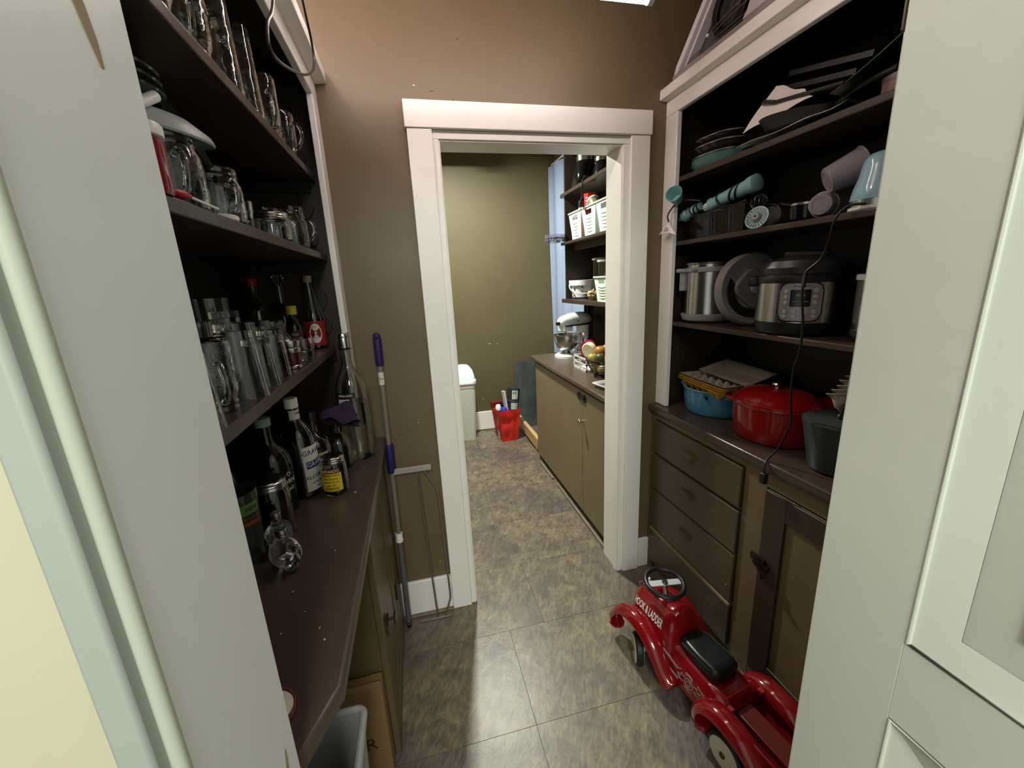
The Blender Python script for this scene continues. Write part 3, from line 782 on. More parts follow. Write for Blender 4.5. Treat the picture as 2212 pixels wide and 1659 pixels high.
tumbler('drinking_glass', 'clear tumbler at the back of the lower left shelf nearest the entry', (-0.520, 0.870, ZL), 0.030, 0.036, 0.165)
tumbler('drinking_glass', 'clear upturned tumbler at the back of the lower left shelf beside a steel cup', (-0.520, 1.040, ZL), 0.032, 0.038, 0.175, up=False)
tumbler('drinking_glass', 'broad clear beaker at the back of the lower left shelf before the red capped bottle', (-0.525, 1.260, ZL), 0.040, 0.044, 0.195)

def bottle(name, label, loc, prof, glass, liquid=None, level=0.5, cap=None, capm=WPL, rz=None, t=0.003, sx=1, sy=1, cat='bottle', rot=None):
    r = face_cam(loc[0], loc[1]) if rz is None else rz
    o = thing(name, label, cat, loc, r, rot=rot)
    body = obj('body', G().lathe(shell(prof, t, 0.006), 32, sx=sx, sy=sy), glass, o)
    if liquid:
        top = prof[-1][1]; lv = level * top
        pr = [(0, 0.0065)]
        last = None
        for r_, z in prof:
            if z > lv: 
                if last:
                    f_ = (lv - last[1]) / max(z - last[1], 1e-6)
                    pr.append((max(last[0] + (r_-last[0])*f_ - t*1.1, 0.001), lv))
                break
            pr.append((max(r_ - t*1.1, 0.001), max(z, 0.0065))); last = (r_, z)
        pr.append((0, lv))
        obj('liquid', G().lathe(pr, 28, sx=sx, sy=sy), liquid, o)
    if cap:
        rc, z0, z1 = cap
        obj('cap', G().lathe([(0, z1), (rc*0.93, z1), (rc, z1 - 0.002), (rc, z0), (rc*0.8, z0), (0, z0)], 24), capm, o)
    return o
def wrap_label(o, r, z0, z1, half, m, name='paper_label', ctr=0.0, sx=1, sy=1):
    return obj(name, G().lathe([(r, z0), (r, z1)], 20, arc=(-PI/2 + ctr - half, -PI/2 + ctr + half), sx=sx, sy=sy), m, o)
DARKLIQ = mat('dark_liquid', (34, 20, 14), 0.08, coat=0.3)
DGLASS = mat('dark_bottle_glass', (46, 46, 40), 0.05, trans=0.7, ior=1.5)
AMBER = mat('amber_liquid', (120, 66, 26), 0.05, trans=0.7, ior=1.35)
REDLIQ = mat('grenadine', (112, 14, 22), 0.08, coat=0.4)
PAPERL = mat('label_paper', (214, 210, 200), 0.6)
INK = mat('label_ink', (34, 34, 36), 0.6)
BLUE = mat('blue_ink', (34, 44, 120), 0.6)

# grenadine bottle
o = bottle('syrup_bottle', 'red syrup bottle with long clear neck and oval white label on the lower left shelf', (-0.352, 1.600, ZL),
   [(0.033, 0), (0.036, 0.005), (0.036, 0.105), (0.034, 0.115), (0.026, 0.145), (0.018, 0.18), (0.0125, 0.215), (0.0125, 0.238)], GLASS, REDLIQ, 0.44, (0.0145, 0.232, 0.254), mat('ivory_cap', (150, 140, 112), 0.5))
wrap_label(o, 0.0368, 0.012, 0.098, 1.25, mat('red_label', (128, 18, 26), 0.5), 'red_label')
g = G()
vs = [(0.0374*sin(0.55*cos(a)), -0.0374*cos(0.55*cos(a)), 0.056 + 0.034*sin(a)) for a in [2*PI*k/28 for k in range(28)]] + [(0, -0.0374, 0.056)]
g.add(vs, [(k, (k+1) % 28, 28) for k in range(28)])
ov = obj('oval_label', g, PAPERL, o)
for k, ch in enumerate("ROSE'S"):
    a = (k - 2.5) * 0.30
    text('lettering', ch, 0.0088, INK, ov, T(0, 0, 0.056) @ Matrix.Rotation(0, 4, 'Z') @ Matrix.Translation((0.0382*sin(0.36*sin(a)*1.6), -0.0382*cos(0.36*sin(a)*1.6), 0.024*cos(a))) @ Matrix.Rotation(0.55*sin(a), 4, 'Z') @ Matrix.Rotation(PI/2, 4, 'X') @ Matrix.Rotation(-a*0.8, 4, 'Z'))
text('lettering', 'GRENADINE', 0.0062, INK, ov, T(0, 0, 0.052), wrap=0.0380)
text('lettering', 'SYRUP', 0.0042, INK, ov, T(0, 0, 0.040), wrap=0.0380)
obj('sprig', G().ball((0.004, -0.0378, 0.0645), (0.006, 0.0008, 0.0018), 8, 5).ball((-0.004, -0.0378, 0.0645), (0.006, 0.0008, 0.0018), 8, 5), INK, ov)
# small dark bottle with yellow cap
o = bottle('sauce_bottle', 'small dark bottle with a yellow cap beside the red syrup bottle', (-0.402, 1.530, ZL),
   [(0.024, 0), (0.026, 0.004), (0.026, 0.085), (0.022, 0.10), (0.012, 0.118), (0.012, 0.13)], DGLASS, DARKLIQ, 0.6, (0.0165, 0.128, 0.156), mat('yellow_cap', (196, 180, 60), 0.4))
wrap_label(o, 0.0266, 0.02, 0.075, 1.1, mat('brown_label', (70, 30, 26), 0.5)); text('lettering', 'OLD', 0.010, PAPERL, o, T(0, 0, 0.062), wrap=0.0270)
o = bottle('liquor_bottle', 'clear bottle with a faceted glass stopper at the back of the lower left shelf', (-0.448, 1.605, ZL),
   [(0.036, 0), (0.038, 0.005), (0.038, 0.12), (0.030, 0.145), (0.012, 0.165), (0.011, 0.225)], GLASS, None, 0.5, None)
obj('stopper', G().lathe([(0, 0.225), (0.010, 0.225), (0.010, 0.235), (0.018, 0.238), (0.019, 0.252), (0.012, 0.262), (0, 0.263)], 8), GLASS, o, ang=10)
wrap_label(o, 0.0386, 0.03, 0.10, 0.9, PAPERL)
o = bottle('liquor_bottle', 'clear bottle with an orange red cap at the back of the lower left shelf', (-0.528, 1.600, ZL),
   [(0.036, 0), (0.038, 0.005), (0.038, 0.14), (0.030, 0.165), (0.013, 0.19), (0.012, 0.230)], GLASS, None, 0.5, (0.0155, 0.226, 0.252), mat('orange_cap', (186, 60, 36), 0.4))
wrap_label(o, 0.0386, 0.04, 0.11, 0.9, PAPERL)

# counter bottles
o = bottle('liquor_bottle', 'tall clear liquor bottle with silver cap standing at the end of the left countertop', (-0.247, 1.500, ZC),
   [(0.050, 0), (0.054, 0.006), (0.053, 0.15), (0.052, 0.235), (0.050, 0.262), (0.038, 0.300), (0.021, 0.330), (0.0175, 0.345), (0.0165, 0.415)], GLASS,
   mat('pale_spirit', (226, 222, 200), 0.03, trans=0.97, ior=1.34), 0.50, (0.0185, 0.398, 0.452), CHROME, t=0.0035)
obj('cap_band', G().lathe([(0.0192, 0.394), (0.0192, 0.402)]), BLACK, o)
obj('cap_ridge', G().lathe([(0.019, 0.436), (0.0200, 0.440), (0.019, 0.444)]), CHROME, o)
wrap_label(o, 0.0537, 0.232, 0.250, 0.62, BLACK, 'black_label', -0.4)
text('lettering', 'KIRKLAND', 0.0105, PAPERL, o, Matrix.Rotation(-0.4, 4, 'Z') @ T(0, 0, 0.241), wrap=0.0541)
wrap_label(o, 0.0545, 0.155, 0.229, 0.36, PAPERL, 'paper_label', -0.55)
text('lettering', '3', 0.02, mat('grey_ink', (120, 120, 120), 0.5), o, Matrix.Rotation(-0.5, 4, 'Z') @ T(0, 0, 0.185), wrap=0.0550)
wrap_label(o, 0.0538, 0.02, 0.13, 0.55, mat('gold_print', (120, 108, 76), 0.4, alpha=0.22), 'gold_print', 0.5)

o = bottle('liquor_bottle', 'white labelled clear liquor bottle with white cap in the middle of the left countertop', (-0.374, 1.254, ZC),
   [(0.044, 0), (0.047, 0.006), (0.047, 0.165), (0.045, 0.185), (0.034, 0.212), (0.020, 0.228), (0.0165, 0.240), (0.0165, 0.275)], GLASS, DARKLIQ, 0.20, (0.0185, 0.272, 0.300), WPL, rz=face_cam(-0.372, 1.262) + 0.85)
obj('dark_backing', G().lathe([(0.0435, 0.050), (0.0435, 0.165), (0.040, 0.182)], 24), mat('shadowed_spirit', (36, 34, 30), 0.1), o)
wrap_label(o, 0.0476, 0.020, 0.158, 0.78, PAPERL)
wrap_label(o, 0.0172, 0.232, 0.266, 1.5, PAPERL, 'neck_label')
text('lettering', 'GRAVES', 0.0062, BLUE, o, T(0, 0, 0.256), wrap=0.0176)
text('lettering', 'GRAVES', 0.021, BLUE, o, T(0, 0, 0.138), wrap=0.0480)
wrap_label(o, 0.0480, 0.090, 0.112, 0.62, BLUE, 'blue_band'); text('lettering', 'GRAIN', 0.019, PAPERL, o, T(0, 0, 0.101), wrap=0.0484)
text('lettering', 'ALCOHOL', 0.016, INK, o, T(0, 0, 0.062), wrap=0.0480)
text('lettering', 'NEUTRAL SPIRITS', 0.006, INK, o, T(0, 0, 0.044), wrap=0.0480)
text('lettering', '750 ML', 0.005, INK, o, T(0, 0, 0.030), wrap=0.0480)

o = lid_jar('cherry_jar', 'glass jar of dark cherries with yellow label and silver lid on the left countertop', (-0.284, 1.232, ZC), 0.037, 0.118, mat('dark_cherries', (28, 12, 12), 0.15), 0.55, rz=face_cam(-0.284, 1.232) - 0.35)
wrap_label(o, 0.0377, 0.018, 0.074, 0.85, mat('yellow_label', (214, 184, 40), 0.5), 'yellow_label')
wrap_label(o, 0.0378, 0.074, 0.088, 0.75, mat('maroon_label', (90, 30, 26), 0.5), 'maroon_band')
text('lettering', 'LUXARDO', 0.0115, mat('gold_ink', (230, 200, 150), 0.5), o, T(0, 0, 0.081), wrap=0.0382)
for k, (s_, sz) in enumerate((('MARASCHINO', 0.0085), ('The Original', 0.008), ('Maraschino Cherries', 0.0055), ('since 1905', 0.006), ('CHERRIES', 0.0095))):
    text('lettering', s_, sz, INK, o, T(0, 0, 0.068 - 0.0105*k), wrap=0.0382)

o = bottle('liquor_bottle', 'round clear bottle with cream and yellow label behind the cherry jar', (-0.352, 1.347, ZC),
   [(0.040, 0), (0.043, 0.006), (0.043, 0.115), (0.039, 0.135), (0.022, 0.152), (0.014, 0.160), (0.0135, 0.205)], GLASS, None, 0.3, (0.016, 0.198, 0.228), BLACK)
g = G().lathe([(0.0436, 0.04), (0.0436, 0.10)], 20, arc=(-PI/2 - 0.8, -PI/2 + 0.8))
obj('paper_label', g, mat('cream_label', (186, 184, 160), 0.6), o)
pts = [(0.0440*sin(a), -0.0440*cos(a), 0.062 + 0.018*max(0, sin(a*3.0 + 0.6))) for a in [-.78 + 1.56*k/12 for k in range(13)]]
obj('yellow_hills', G().add([(p[0], p[1], 0.056) for p in pts] + pts, [(k, k+1, 14+k, 13+k) for k in range(12)]), mat('pale_yellow', (206, 196, 96), 0.6), o)
# round amber bottle
o = bottle('liquor_bottle', 'squat round bottle of amber liquor beside the tall clear bottle', (-0.300, 1.418, ZC),
   [(0.036, 0), (0.040, 0.008), (0.041, 0.06), (0.039, 0.09), (0.028, 0.115), (0.013, 0.125), (0.013, 0.15)], GLASS, AMBER, 0.42, (0.016, 0.145, 0.168), BLACK)
# purple felt bag slung over the bottles
def lump(u, v):
    x = (u - 0.5); y = (v - 0.5)
    r = min(1.0, 2*max(abs(x), abs(y)))
    return (x*0.105, y*0.055, 0.034*cos(PI*x)*cos(PI*y) + 0.007*sin(9*x+4*y) + 0.004*cos(14*y))
g = G().grid(14, 10, lump)
g.grid(14, 10, lambda u, v: (lambda p: (p[0]*0.98, p[1]*0.98, -0.4*p[2] - 0.004))(lump(1-u, v)))
o = obj('felt_bag', g, mat('purple_felt', (44, 28, 56), 0.9, var=0.2, vscale=40, bump=0.2, bscale=200), sub=1)
tag(o, 'crumpled dark purple felt bag lying over the necks of the countertop bottles', 'bag', loc=(-0.275, 1.392, ZC + 0.185), rot=(0.25, 0.32, 0.35)); o.scale = (1.15, 1.25, 1.6)
# dark square shouldered bottle
o = bottle('liquor_bottle', 'large dark bottle with white lettering and pale cap behind the mason jar', (-0.425, 1.165, ZC),
   [(0.048, 0), (0.052, 0.008), (0.052, 0.135), (0.049, 0.160), (0.036, 0.185), (0.020, 0.200), (0.0165, 0.212), (0.016, 0.255)], DGLASS, DARKLIQ, 0.55, (0.0195, 0.252, 0.274), mat('grey_green_cap', (134, 150, 142), 0.5), rz=face_cam(-0.42, 1.16) + 0.75)
for s_, z, sz in (('O', 0.115, 0.017), ('ORN', 0.094, 0.019), ('ANT', 0.072, 0.013)):
    text('lettering', s_, sz, PAPERL, o, T(0, 0, z), wrap=0.0526)
o = bottle('liquor_bottle', 'black bottle in the shadow at the back left of the countertop', (-0.520, 1.080, ZC),
   [(0.044, 0), (0.048, 0.008), (0.048, 0.14), (0.044, 0.165), (0.022, 0.20), (0.015, 0.215), (0.015, 0.27)], DGLASS, DARKLIQ, 0.7, (0.018, 0.265, 0.29), BLACK)
o = bottle('liquor_bottle', 'dark necked bottle far back behind the white labelled bottle', (-0.500, 1.330, ZC),
   [(0.038, 0), (0.041, 0.008), (0.041, 0.15), (0.036, 0.175), (0.018, 0.205), (0.014, 0.22), (0.014, 0.28)], DGLASS, DARKLIQ, 0.7, (0.017, 0.275, 0.30), BLACK)
# mason jar with dark preserve
lid_jar('mason_jar', 'mason jar of dark preserve with silver screw band at the near end of the countertop', (-0.395, 1.040, ZC), 0.044, 0.150, mat('dark_preserve', (44, 12, 10), 0.12), 0.73)
# glass with green and orange print
t = tumbler('candle_glass', 'tall glass with green and orange printed label half hidden by the entry jamb', (-0.432, 0.950, ZC), 0.038, 0.044, 0.172, m=mat('smoky_glass', (110, 118, 106), 0.08, trans=0.8), rz=face_cam(-0.44, 0.925))
wrap_label(t, 0.0442, 0.125, 0.150, 0.55, mat('green_label', (80, 116, 52), 0.5), 'green_label', 0.45)
text('lettering', 'NEW', 0.012, INK, t, Matrix.Rotation(0.6, 4, 'Z') @ T(0, 0, 0.137), wrap=0.0446)
wrap_label(t, 0.0435, 0.098, 0.108, 0.8, mat('rust_print', (120, 58, 36), 0.5), 'orange_print', 0.2)
text('lettering', 'PECAN', 0.011, mat('rust_print', (0, 0, 0)), t, Matrix.Rotation(0.4, 4, 'Z') @ T(0, 0, 0.116), wrap=0.0441)
# skull flasks
def skull(name, label, loc, s, rz, tilt):
    o = thing(name, label, 'bottle', loc, rz, 'small glass skull bottles on the countertop', rot=(tilt, 0, rz)); o.scale = (1.16, 1.16, 1.08)
    g = G(); N, R_ = 28, 20
    vs = []; fs = []
    for i in range(R_ + 1):
        th = PI * i / R_
        for k in range(N):
            a = 2*PI*k/N
            d = Vector((sin(th)*cos(a), sin(th)*sin(a), cos(th)))
            r = Vector((0.026, 0.033, 0.030))
            p = Vector((d.x*r.x, d.y*r.y, d.z*r.z))
            if d.z < -0.25:
                f_ = min(1, (-0.25 - d.z) / 0.4)
                p.x *= 1 - 0.25*f_
                p.z = -0.0075 - (p.z + 0.0075) * -1.25 if False else p.z - 0.010*f_
            def dent(c, w, dep):
                q = (d - Vector(c).normalized()).length
                return dep * math.exp(-(q/w)**2)
            k_ = dent((0.42, -0.85, 0.02), 0.26, 0.0085) + dent((-0.42, -0.85, 0.02), 0.26, 0.0085) + dent((0, -0.9, -0.33), 0.15, 0.005) - dent((0, -0.85, -0.62), 0.3, 0.004) - dent((0.75, -0.5, -0.25), 0.25, 0.003) - dent((-0.75, -0.5, -0.25), 0.25, 0.003)
            p = p - d * k_
            p.z = max(p.z, -0.036)
            vs.append((p.x, p.y, p.z + 0.036))
    for i in range(R_):
        for k in range(N):
            k2 = (k+1) % N
            fs.append((i*N+k, (i+1)*N+k, (i+1)*N+k2, i*N+k2))
    g.add(vs, fs)
    g.lathe([(0.011, 0.062), (0.009, 0.072), (0.009, 0.078), (0, 0.078)], 16)
    obj('body', g, mat('skull_glass', (232, 238, 240), 0.02, trans=1.0, ior=1.45, bump=0.3, bscale=60), o, ang=80)
    gt = G()
    for k in range(5): gt.box((-0.009 + 0.0037*k, -0.0305, 0.008), (-0.0062 + 0.0037*k, -0.028, 0.015))
    obj('teeth', gt, mat('skull_glass', (0, 0, 0)), o, bevel=0.0006)
    obj('cap', G().lathe([(0, 0.089), (0.0098, 0.089), (0.0105, 0.088), (0.0100, 0.085), (0.0106, 0.0835), (0.0100, 0.081), (0.0104, 0.076), (0.009, 0.0755)], 18), CHROME, o)
    return o
skull('skull_bottle', 'glass skull bottle with silver cap, nearer one of the pair on the left countertop', (-0.332, 0.888, ZC), 1, face_cam(-0.33, 0.888) + 0.4, 0)
skull('skull_bottle', 'glass skull bottle with silver cap, farther one just in front of the mason jar', (-0.366, 0.968, ZC), 1, face_cam(-0.36, 0.913) - 0.5, 0)
# candle dish near the clipped corner
t = thing('candle_dish', 'round red rimmed dish with white wax at the near corner of the left countertop', 'dish', (-0.262, 0.531, ZC))
obj('dish', G().lathe([(0, 0), (0.030, 0), (0.034, 0.004), (0.035, 0.014), (0.0335, 0.014), (0.032, 0.006), (0, 0.006)], 36), mat('red_brown_glaze', (120, 62, 50), 0.4), t)
obj('wax', G().lathe([(0, 0.0125), (0.030, 0.0125), (0.032, 0.011), (0.032, 0.0065), (0, 0.0065)], 36), mat('white_wax', (226, 214, 206), 0.5), t)
# bin and cardboard box under the counter
t = thing('waste_bin', 'grey white rectangular plastic bin under the near end of the left countertop', 'bin', (-0.375, 0.72, 0.0))
def frus(w0, d0, w1, d1, z0, z1, flip=False):
    vs = [(-w0/2,-d0/2,z0),(w0/2,-d0/2,z0),(w0/2,d0/2,z0),(-w0/2,d0/2,z0),(-w1/2,-d1/2,z1),(w1/2,-d1/2,z1),(w1/2,d1/2,z1),(-w1/2,d1/2,z1)]
    return vs
BINP = mat('bin_plastic', (170, 172, 170), 0.45)
W_, D_ = 0.315, 0.24
g = G().add(frus(W_*.85, D_*.82, W_, D_, 0, 0.50), [(0,3,2,1),(0,1,5,4),(1,2,6,5),(2,3,7,6),(3,0,4,7)])
g.add(frus(W_*.83, D_*.80, W_-0.008, D_-0.008, 0.004, 0.50), [(0,1,2,3),(0,4,5,1),(1,5,6,2),(2,6,7,3),(3,7,4,0)])
obj('body', g, BINP, t)
obj('rim', G().tube([(x, y, 0.502) for x, y in rrect(W_+0.006, D_+0.006, 0.018, 4)], 0.0085, 8, closed=True), BINP, t)
t = thing('cardboard_box', 'brown cardboard box with black print leaning under the left countertop behind the bin', 'box', (-0.205, 1.020, 0.0), 0.04)
CARD = mat('brown_cardboard', (132, 104, 66), 0.75, var=0.08, vscale=4)
obj('carton', G().box((-0.36, 0, 0.0), (0, 0.055, 0.350)), CARD, t, bevel=0.002)
obj('flap', G().box((-0.355, 0.002, 0.350), (-0.004, 0.012, 0.366)), CARD, t, bevel=0.001)
text('lettering', 'DR', 0.060, mat('box_ink', (60, 46, 34), 0.7), t, T(-0.075, -0.0005, 0.150, rx=PI/2) )
# pole, wire rack against the wall
POLE = mat('grey_pole', (132, 124, 116), 0.4, metal=0.3)
NAVY = mat('navy_rubber', (34, 28, 84), 0.5)
t = thing('extension_pole', 'grey extension pole with navy grips leaning against the wall beside the left countertop', 'pole', (0, 0, 0))
P0, P1 = Vector((-0.165, 1.60, 0.004)), Vector((-0.150, 1.655, 1.322))
def pp(z): 
    k = (z - P0.z) / (P1.z - P0.z); return P0 + (P1 - P0) * k
obj('pole', G().tube([pp(0.02), pp(1.19)], 0.0105, 16), POLE, t)
obj('lower_tube', G().tube([pp(0.02), pp(0.43)], 0.0122, 16), mat('darker_pole', (104, 102, 102), 0.4, metal=0.3), t)
obj('tip', G().tube([pp(0.0042), pp(0.032)], [0.010, 0.0128], 14), RUBBER, t)
obj('grip', G().tube([pp(1.19), pp(1.20), pp(1.29), pp(1.312), pp(1.318)], [0.0135, 0.0155, 0.016, 0.013, 0.006], 16), NAVY, t)
obj('hang_hole', G().tube([pp(1.296) + Vector((0, -0.0185, 0)), pp(1.306) + Vector((0, -0.0165, 0))], 0.004, 8), BLACK, t)
obj('middle_grip', G().tube([pp(0.742), pp(0.748), pp(0.862), pp(0.868)], [0.014, 0.0175, 0.0175, 0.015], 16), NAVY, t)
obj('clamp_collar', G().tube([pp(0.428), pp(0.436), pp(0.45), pp(0.468)], [0.0150, 0.0165, 0.0145, 0.0155], 14), WPL, t)
sk = obj('sticker', G().tube([pp(1.115), pp(1.165)], 0.0112, 16), PAPERL, t)
text('lettering', '3.4', 0.012, INK, t, Matrix.Translation(pp(1.14)) @ Matrix.Rotation(0.0, 4, 'Z'), wrap=0.0118)
RK = mat('rack_metal', (124, 114, 104), 0.4, metal=0.5)
t = thing('wire_rack', 'folding grey metal rack with two rods leaning on the wall behind the pole', 'rack', (0, 0, 0))
obj('top_bar', G().box((-0.155, 1.618, 0.735), (0.003, 1.630, 0.760)), mat('pale_bar', (158, 150, 142), 0.45), t, bevel=0.003)
obj('rod', G().tube([(-0.055, 1.630, 0.735), (-0.047, 1.622, 0.35), (-0.036, 1.614, 0.008)], 0.0042, 8), RK, t)
obj('bent_rod', G().tube(spline([(-0.030, 1.631, 0.735), (-0.012, 1.630, 0.70), (0.014, 1.629, 0.645), (0.020, 1.627, 0.60)], 3) + [Vector((0.024, 1.62, 0.35)), Vector((0.029, 1.616, 0.12)), Vector((0.027, 1.615, 0.09)), Vector((0.006, 1.612, 0.03)), Vector((0.0, 1.612, 0.008))], 0.0042, 8), RK, t)
obj('foot_bar', G().box((-0.12, 1.606, 0.0005), (0.03, 1.618, 0.009)), RK, t, bevel=0.002)
# cord loop hanging from the left cornice
cl = [(0.957, 2.0), (0.924, 1.961), (0.882, 1.925), (0.868, 1.888), (0.916, 1.887), (1.049, 1.928), (1.181, 1.978), (1.290, 2.033), (1.345, 2.080), (1.346, 2.129), (1.30, 2.18), (1.25, 2.26), (1.20, 2.34)]
pts = spline([(-0.19, 1.06, 2.20), (-0.19, 1.01, 2.08)] + [(-0.19, y, z) for y, z in cl], 6)
o = obj('power_cord', G().tube(pts, 0.0030, 8), BLACK)
tag(o, 'black cord hanging in a loop in front of the left cornice', 'cord')
o = obj('power_cord_upper', G().tube([(-0.19, 1.06, 2.20), (-0.24, 1.10, 2.205)], 0.0030, 8), BLACK, o)
# ------------------------------------------------------------------ right side
Z1, Z2, Z3, ZR = 1.8642, 1.6152, 1.2802, 0.8902
def ellipse_pan(prof, m, name, parent, sx, sy, seg=44): return obj(name, G().lathe(prof, seg, sx=sx, sy=sy), m, parent)
# --- oval baking dishes, nested, on the top shelf
TEALD = mat('blue_green_enamel', (84, 122, 118), 0.25, var=0.08, vscale=8)
def oval(label, loc, a, b, h, m, rimm, rz, rot=None, handles=True):
    t = thing('baking_dish', label, 'dish', loc, rz, 'oval dishes stacked on the top right shelf', rot=rot)
    g = G(); pr = [(0, 0), (0.80, 0), (0.87, 0.006), (0.95, h*0.6), (1.0, h), (0.97, h + 0.001), (0.92, h*0.6), (0.82, 0.010), (0, 0.008)]
    g.lathe(pr, 48, sx=a, sy=b)
    obj('body', g, m, t)
    obj('rim', G().tube([(a*cos(k*2*PI/48), b*sin(k*2*PI/48), h) for k in range(48)], 0.0032, 8, closed=True), rimm, t)
    if handles:
        for s_ in (1, -1):
            obj('handle', G().tube(spline([(-0.030, s_*(b*0.96), h-0.006), (-0.022, s_*(b + 0.026), h-0.004), (0.022, s_*(b + 0.026), h-0.004), (0.030, s_*(b*0.96), h-0.006)], 5), 0.0062, 8), m, t)
    return t
oval('blue green oval dish with side handles, lowest of the stack on the top shelf', (1.215, 1.490, Z1), 0.105, 0.132, 0.046, TEALD, CHROME, 0.0)
oval('dark oval dish with bright rim resting in the blue green one', (1.215, 1.490, Z1 + 0.050), 0.101, 0.128, 0.030, mat('dark_brown_glaze', (40, 34, 34), 0.12), CHROME, 0.0, handles=False)
oval('dark shallow oval dish on top of the stack', (1.215, 1.490, Z1 + 0.0845), 0.097, 0.124, 0.022, mat('dark_brown_glaze', (0, 0, 0)), CHROME, 0.0, handles=False)
# papers and pans
def sheet(fn, nx=10, ny=8): return G().grid(nx, ny, fn)
def paper(label, corners, bow, loc=(0, 0, 0), m=PAPER):
    c = [Vector(p) for p in corners]
    def fn(u, v):
        p = (c[0]*(1-u) + c[1]*u)*(1-v) + (c[3]*(1-u) + c[2]*u)*v
        return tuple(p + Vector(bow) * (sin(PI*u) * 0.6 + 0.4*sin(PI*v)) + Vector((0, 0, 0.003*sin(9*u + 5*v))))
    o = obj('paper_sheet', sheet(fn), m, solid=0.0006)
    return tag(o, label, 'paper', loc=loc)
paper('white paper sheet hanging over the edge of the top right shelf under the dark pan', [(1.092, 1.285, 1.878), (1.094, 0.98, 1.874), (1.19, 0.99, 1.914), (1.20, 1.25, 1.886)], (0, 0, 0.004))
paper('grey white paper sheet folded up between the pans on the top right shelf', [(1.150, 1.325, 1.935), (1.150, 1.070, 1.948), (1.172, 1.120, 1.985), (1.172, 1.225, 2.040)], (-0.006, 0, 0.0))
PANM = mat('matt_black_pan', (34, 36, 36), 0.45)
def pan(label, loc, r, h, rot, hl=0.16, ha=0.0, m=PANM, wide=0.011):
    t = thing('frying_pan', label, 'pan', loc, 0, rot=rot)
    obj('body', G().lathe([(0, 0), (r*0.8, 0), (r*0.84, 0.004), (r, h), (r*0.975, h), (r*0.82, 0.006), (0, 0.005)], 44), m, t)
    c, s_ = cos(ha), sin(ha)
    P = [(r*0.95, h*0.8), (r + 0.03, h + 0.008), (r + hl*0.5, h + 0.022), (r + hl, h + 0.028)]
    obj('handle', G().tube(spline([(p[0]*c, p[0]*s_, p[1]) for p in P], 5), wide, 10), m, t)
    return t
pan('shallow matt black frying pan lying on the papers of the top right shelf', (1.235, 1.17, 1.908), 0.125, 0.032, (0.10, -0.03, 0), 0.17, -1.75, wide=0.008)
t = thing('griddle_pan', 'black loop handled griddle resting on the frying pan of the top right shelf', 'pan', (1.235, 1.09, 1.962), 0, rot=(0.16, -0.03, 0))
obj('body', G().box((-0.09, -0.11, 0), (0.10, 0.12, 0.010)), PANM, t, bevel=0.004)
obj('loop_handle', G().tube(spline([(-0.085, 0.115, 0.006), (-0.088, 0.155, 0.014), (-0.058, 0.175, 0.012), (-0.030, 0.155, 0.012), (-0.028, 0.118, 0.008)], 6), 0.006, 8), PANM, t)
# green mat curled up toward the near end
def curl(u, v):
    return (1.15 + 0.20*v, 1.02 - 0.30*u, 1.935 + 0.13*u*u + 0.02*sin(3*u) - 0.02*v)
o = obj('silicone_mat', G().grid(16, 6, curl), mat('dark_green_mat', (24, 42, 28), 0.4), solid=0.002)
tag(o, 'dark green flexible mat curling up at the near end of the top right shelf', 'mat')
t = thing('storage_tin', 'dim pinkish tin at the near end of the top right shelf beneath the green mat', 'tin', (1.20, 0.86, Z1))
obj('body', G().lathe([(0, 0), (0.05, 0), (0.05, 0.045), (0, 0.045)], 28), mat('dusty_pink', (120, 84, 84), 0.5), t, bevel=0.002)
obj('lid', G().lathe([(0.0515, 0.040), (0.0515, 0.052), (0, 0.054)], 28), mat('dull_grey_tin', (88, 84, 82), 0.4, metal=0.4), t)
for i, (y, z, rx) in enumerate(((1.12, 2.00, 0.22), (1.08, 2.014, 0.24))):
    o = obj('baking_sheet', G().box((-0.10, -0.13, 0), (0.10, 0.13, 0.004)).box((-0.10, -0.13, 0.004), (-0.094, 0.13, 0.014)).box((0.094, -0.13, 0.004), (0.10, 0.13, 0.014)).box((-0.094, -0.13, 0.004), (0.094, -0.124, 0.014)), mat('dark_tray', (22, 20, 17), 0.5))
    tag(o, ['dark metal baking tray propped above the griddle at the back of the top right shelf', 'dark metal baking tray, uppermost at the back of the top right shelf'][i], 'tray', loc=(1.295, y, z + 0.012*i), rot=(rx, 0, 0))

# --- second shelf: clear bin with hand blender parts
t = thing('clear_bin', 'clear plastic storage bin holding the pale teal blender parts', 'bin', (1.175, 1.390, Z2))
w, d, h = 0.125, 0.29, 0.088
g = G().add(frus(w*.92, d*.95, w, d, 0, h), [(0,3,2,1),(0,1,5,4),(1,2,6,5),(2,3,7,6),(3,0,4,7)])
g.add(frus(w*.92-.005, d*.95-.005, w-.005, d-.005, 0.003, h), [(0,1,2,3),(0,4,5,1),(1,5,6,2),(2,6,7,3),(3,7,4,0)])
g.add([(-w/2,-d/2,h),(w/2,-d/2,h),(w/2,d/2,h),(-w/2,d/2,h),(-w/2+.0025,-d/2+.0025,h),(w/2-.0025,-d/2+.0025,h),(w/2-.0025,d/2-.0025,h),(-w/2+.0025,d/2-.0025,h)], [(0,1,5,4),(1,2,6,5),(2,3,7,6),(3,0,4,7)])
SMOKE = mat('smoky_clear_plastic', (214, 212, 224), 0.02, trans=1.0, ior=1.25)
obj('body', g, SMOKE, t)
obj('rim', G().tube([(x, y, h) for x, y in rrect(w+.004, d+.004, 0.012, 3)], 0.0035, 8, closed=True), SMOKE, t)
for y in (-0.092, -0.075, 0.0, 0.018):
    obj('rib', G().tube([(-w/2-0.001, y, 0.004), (-w/2-0.004, y, h)], 0.003, 6), SMOKE, t)
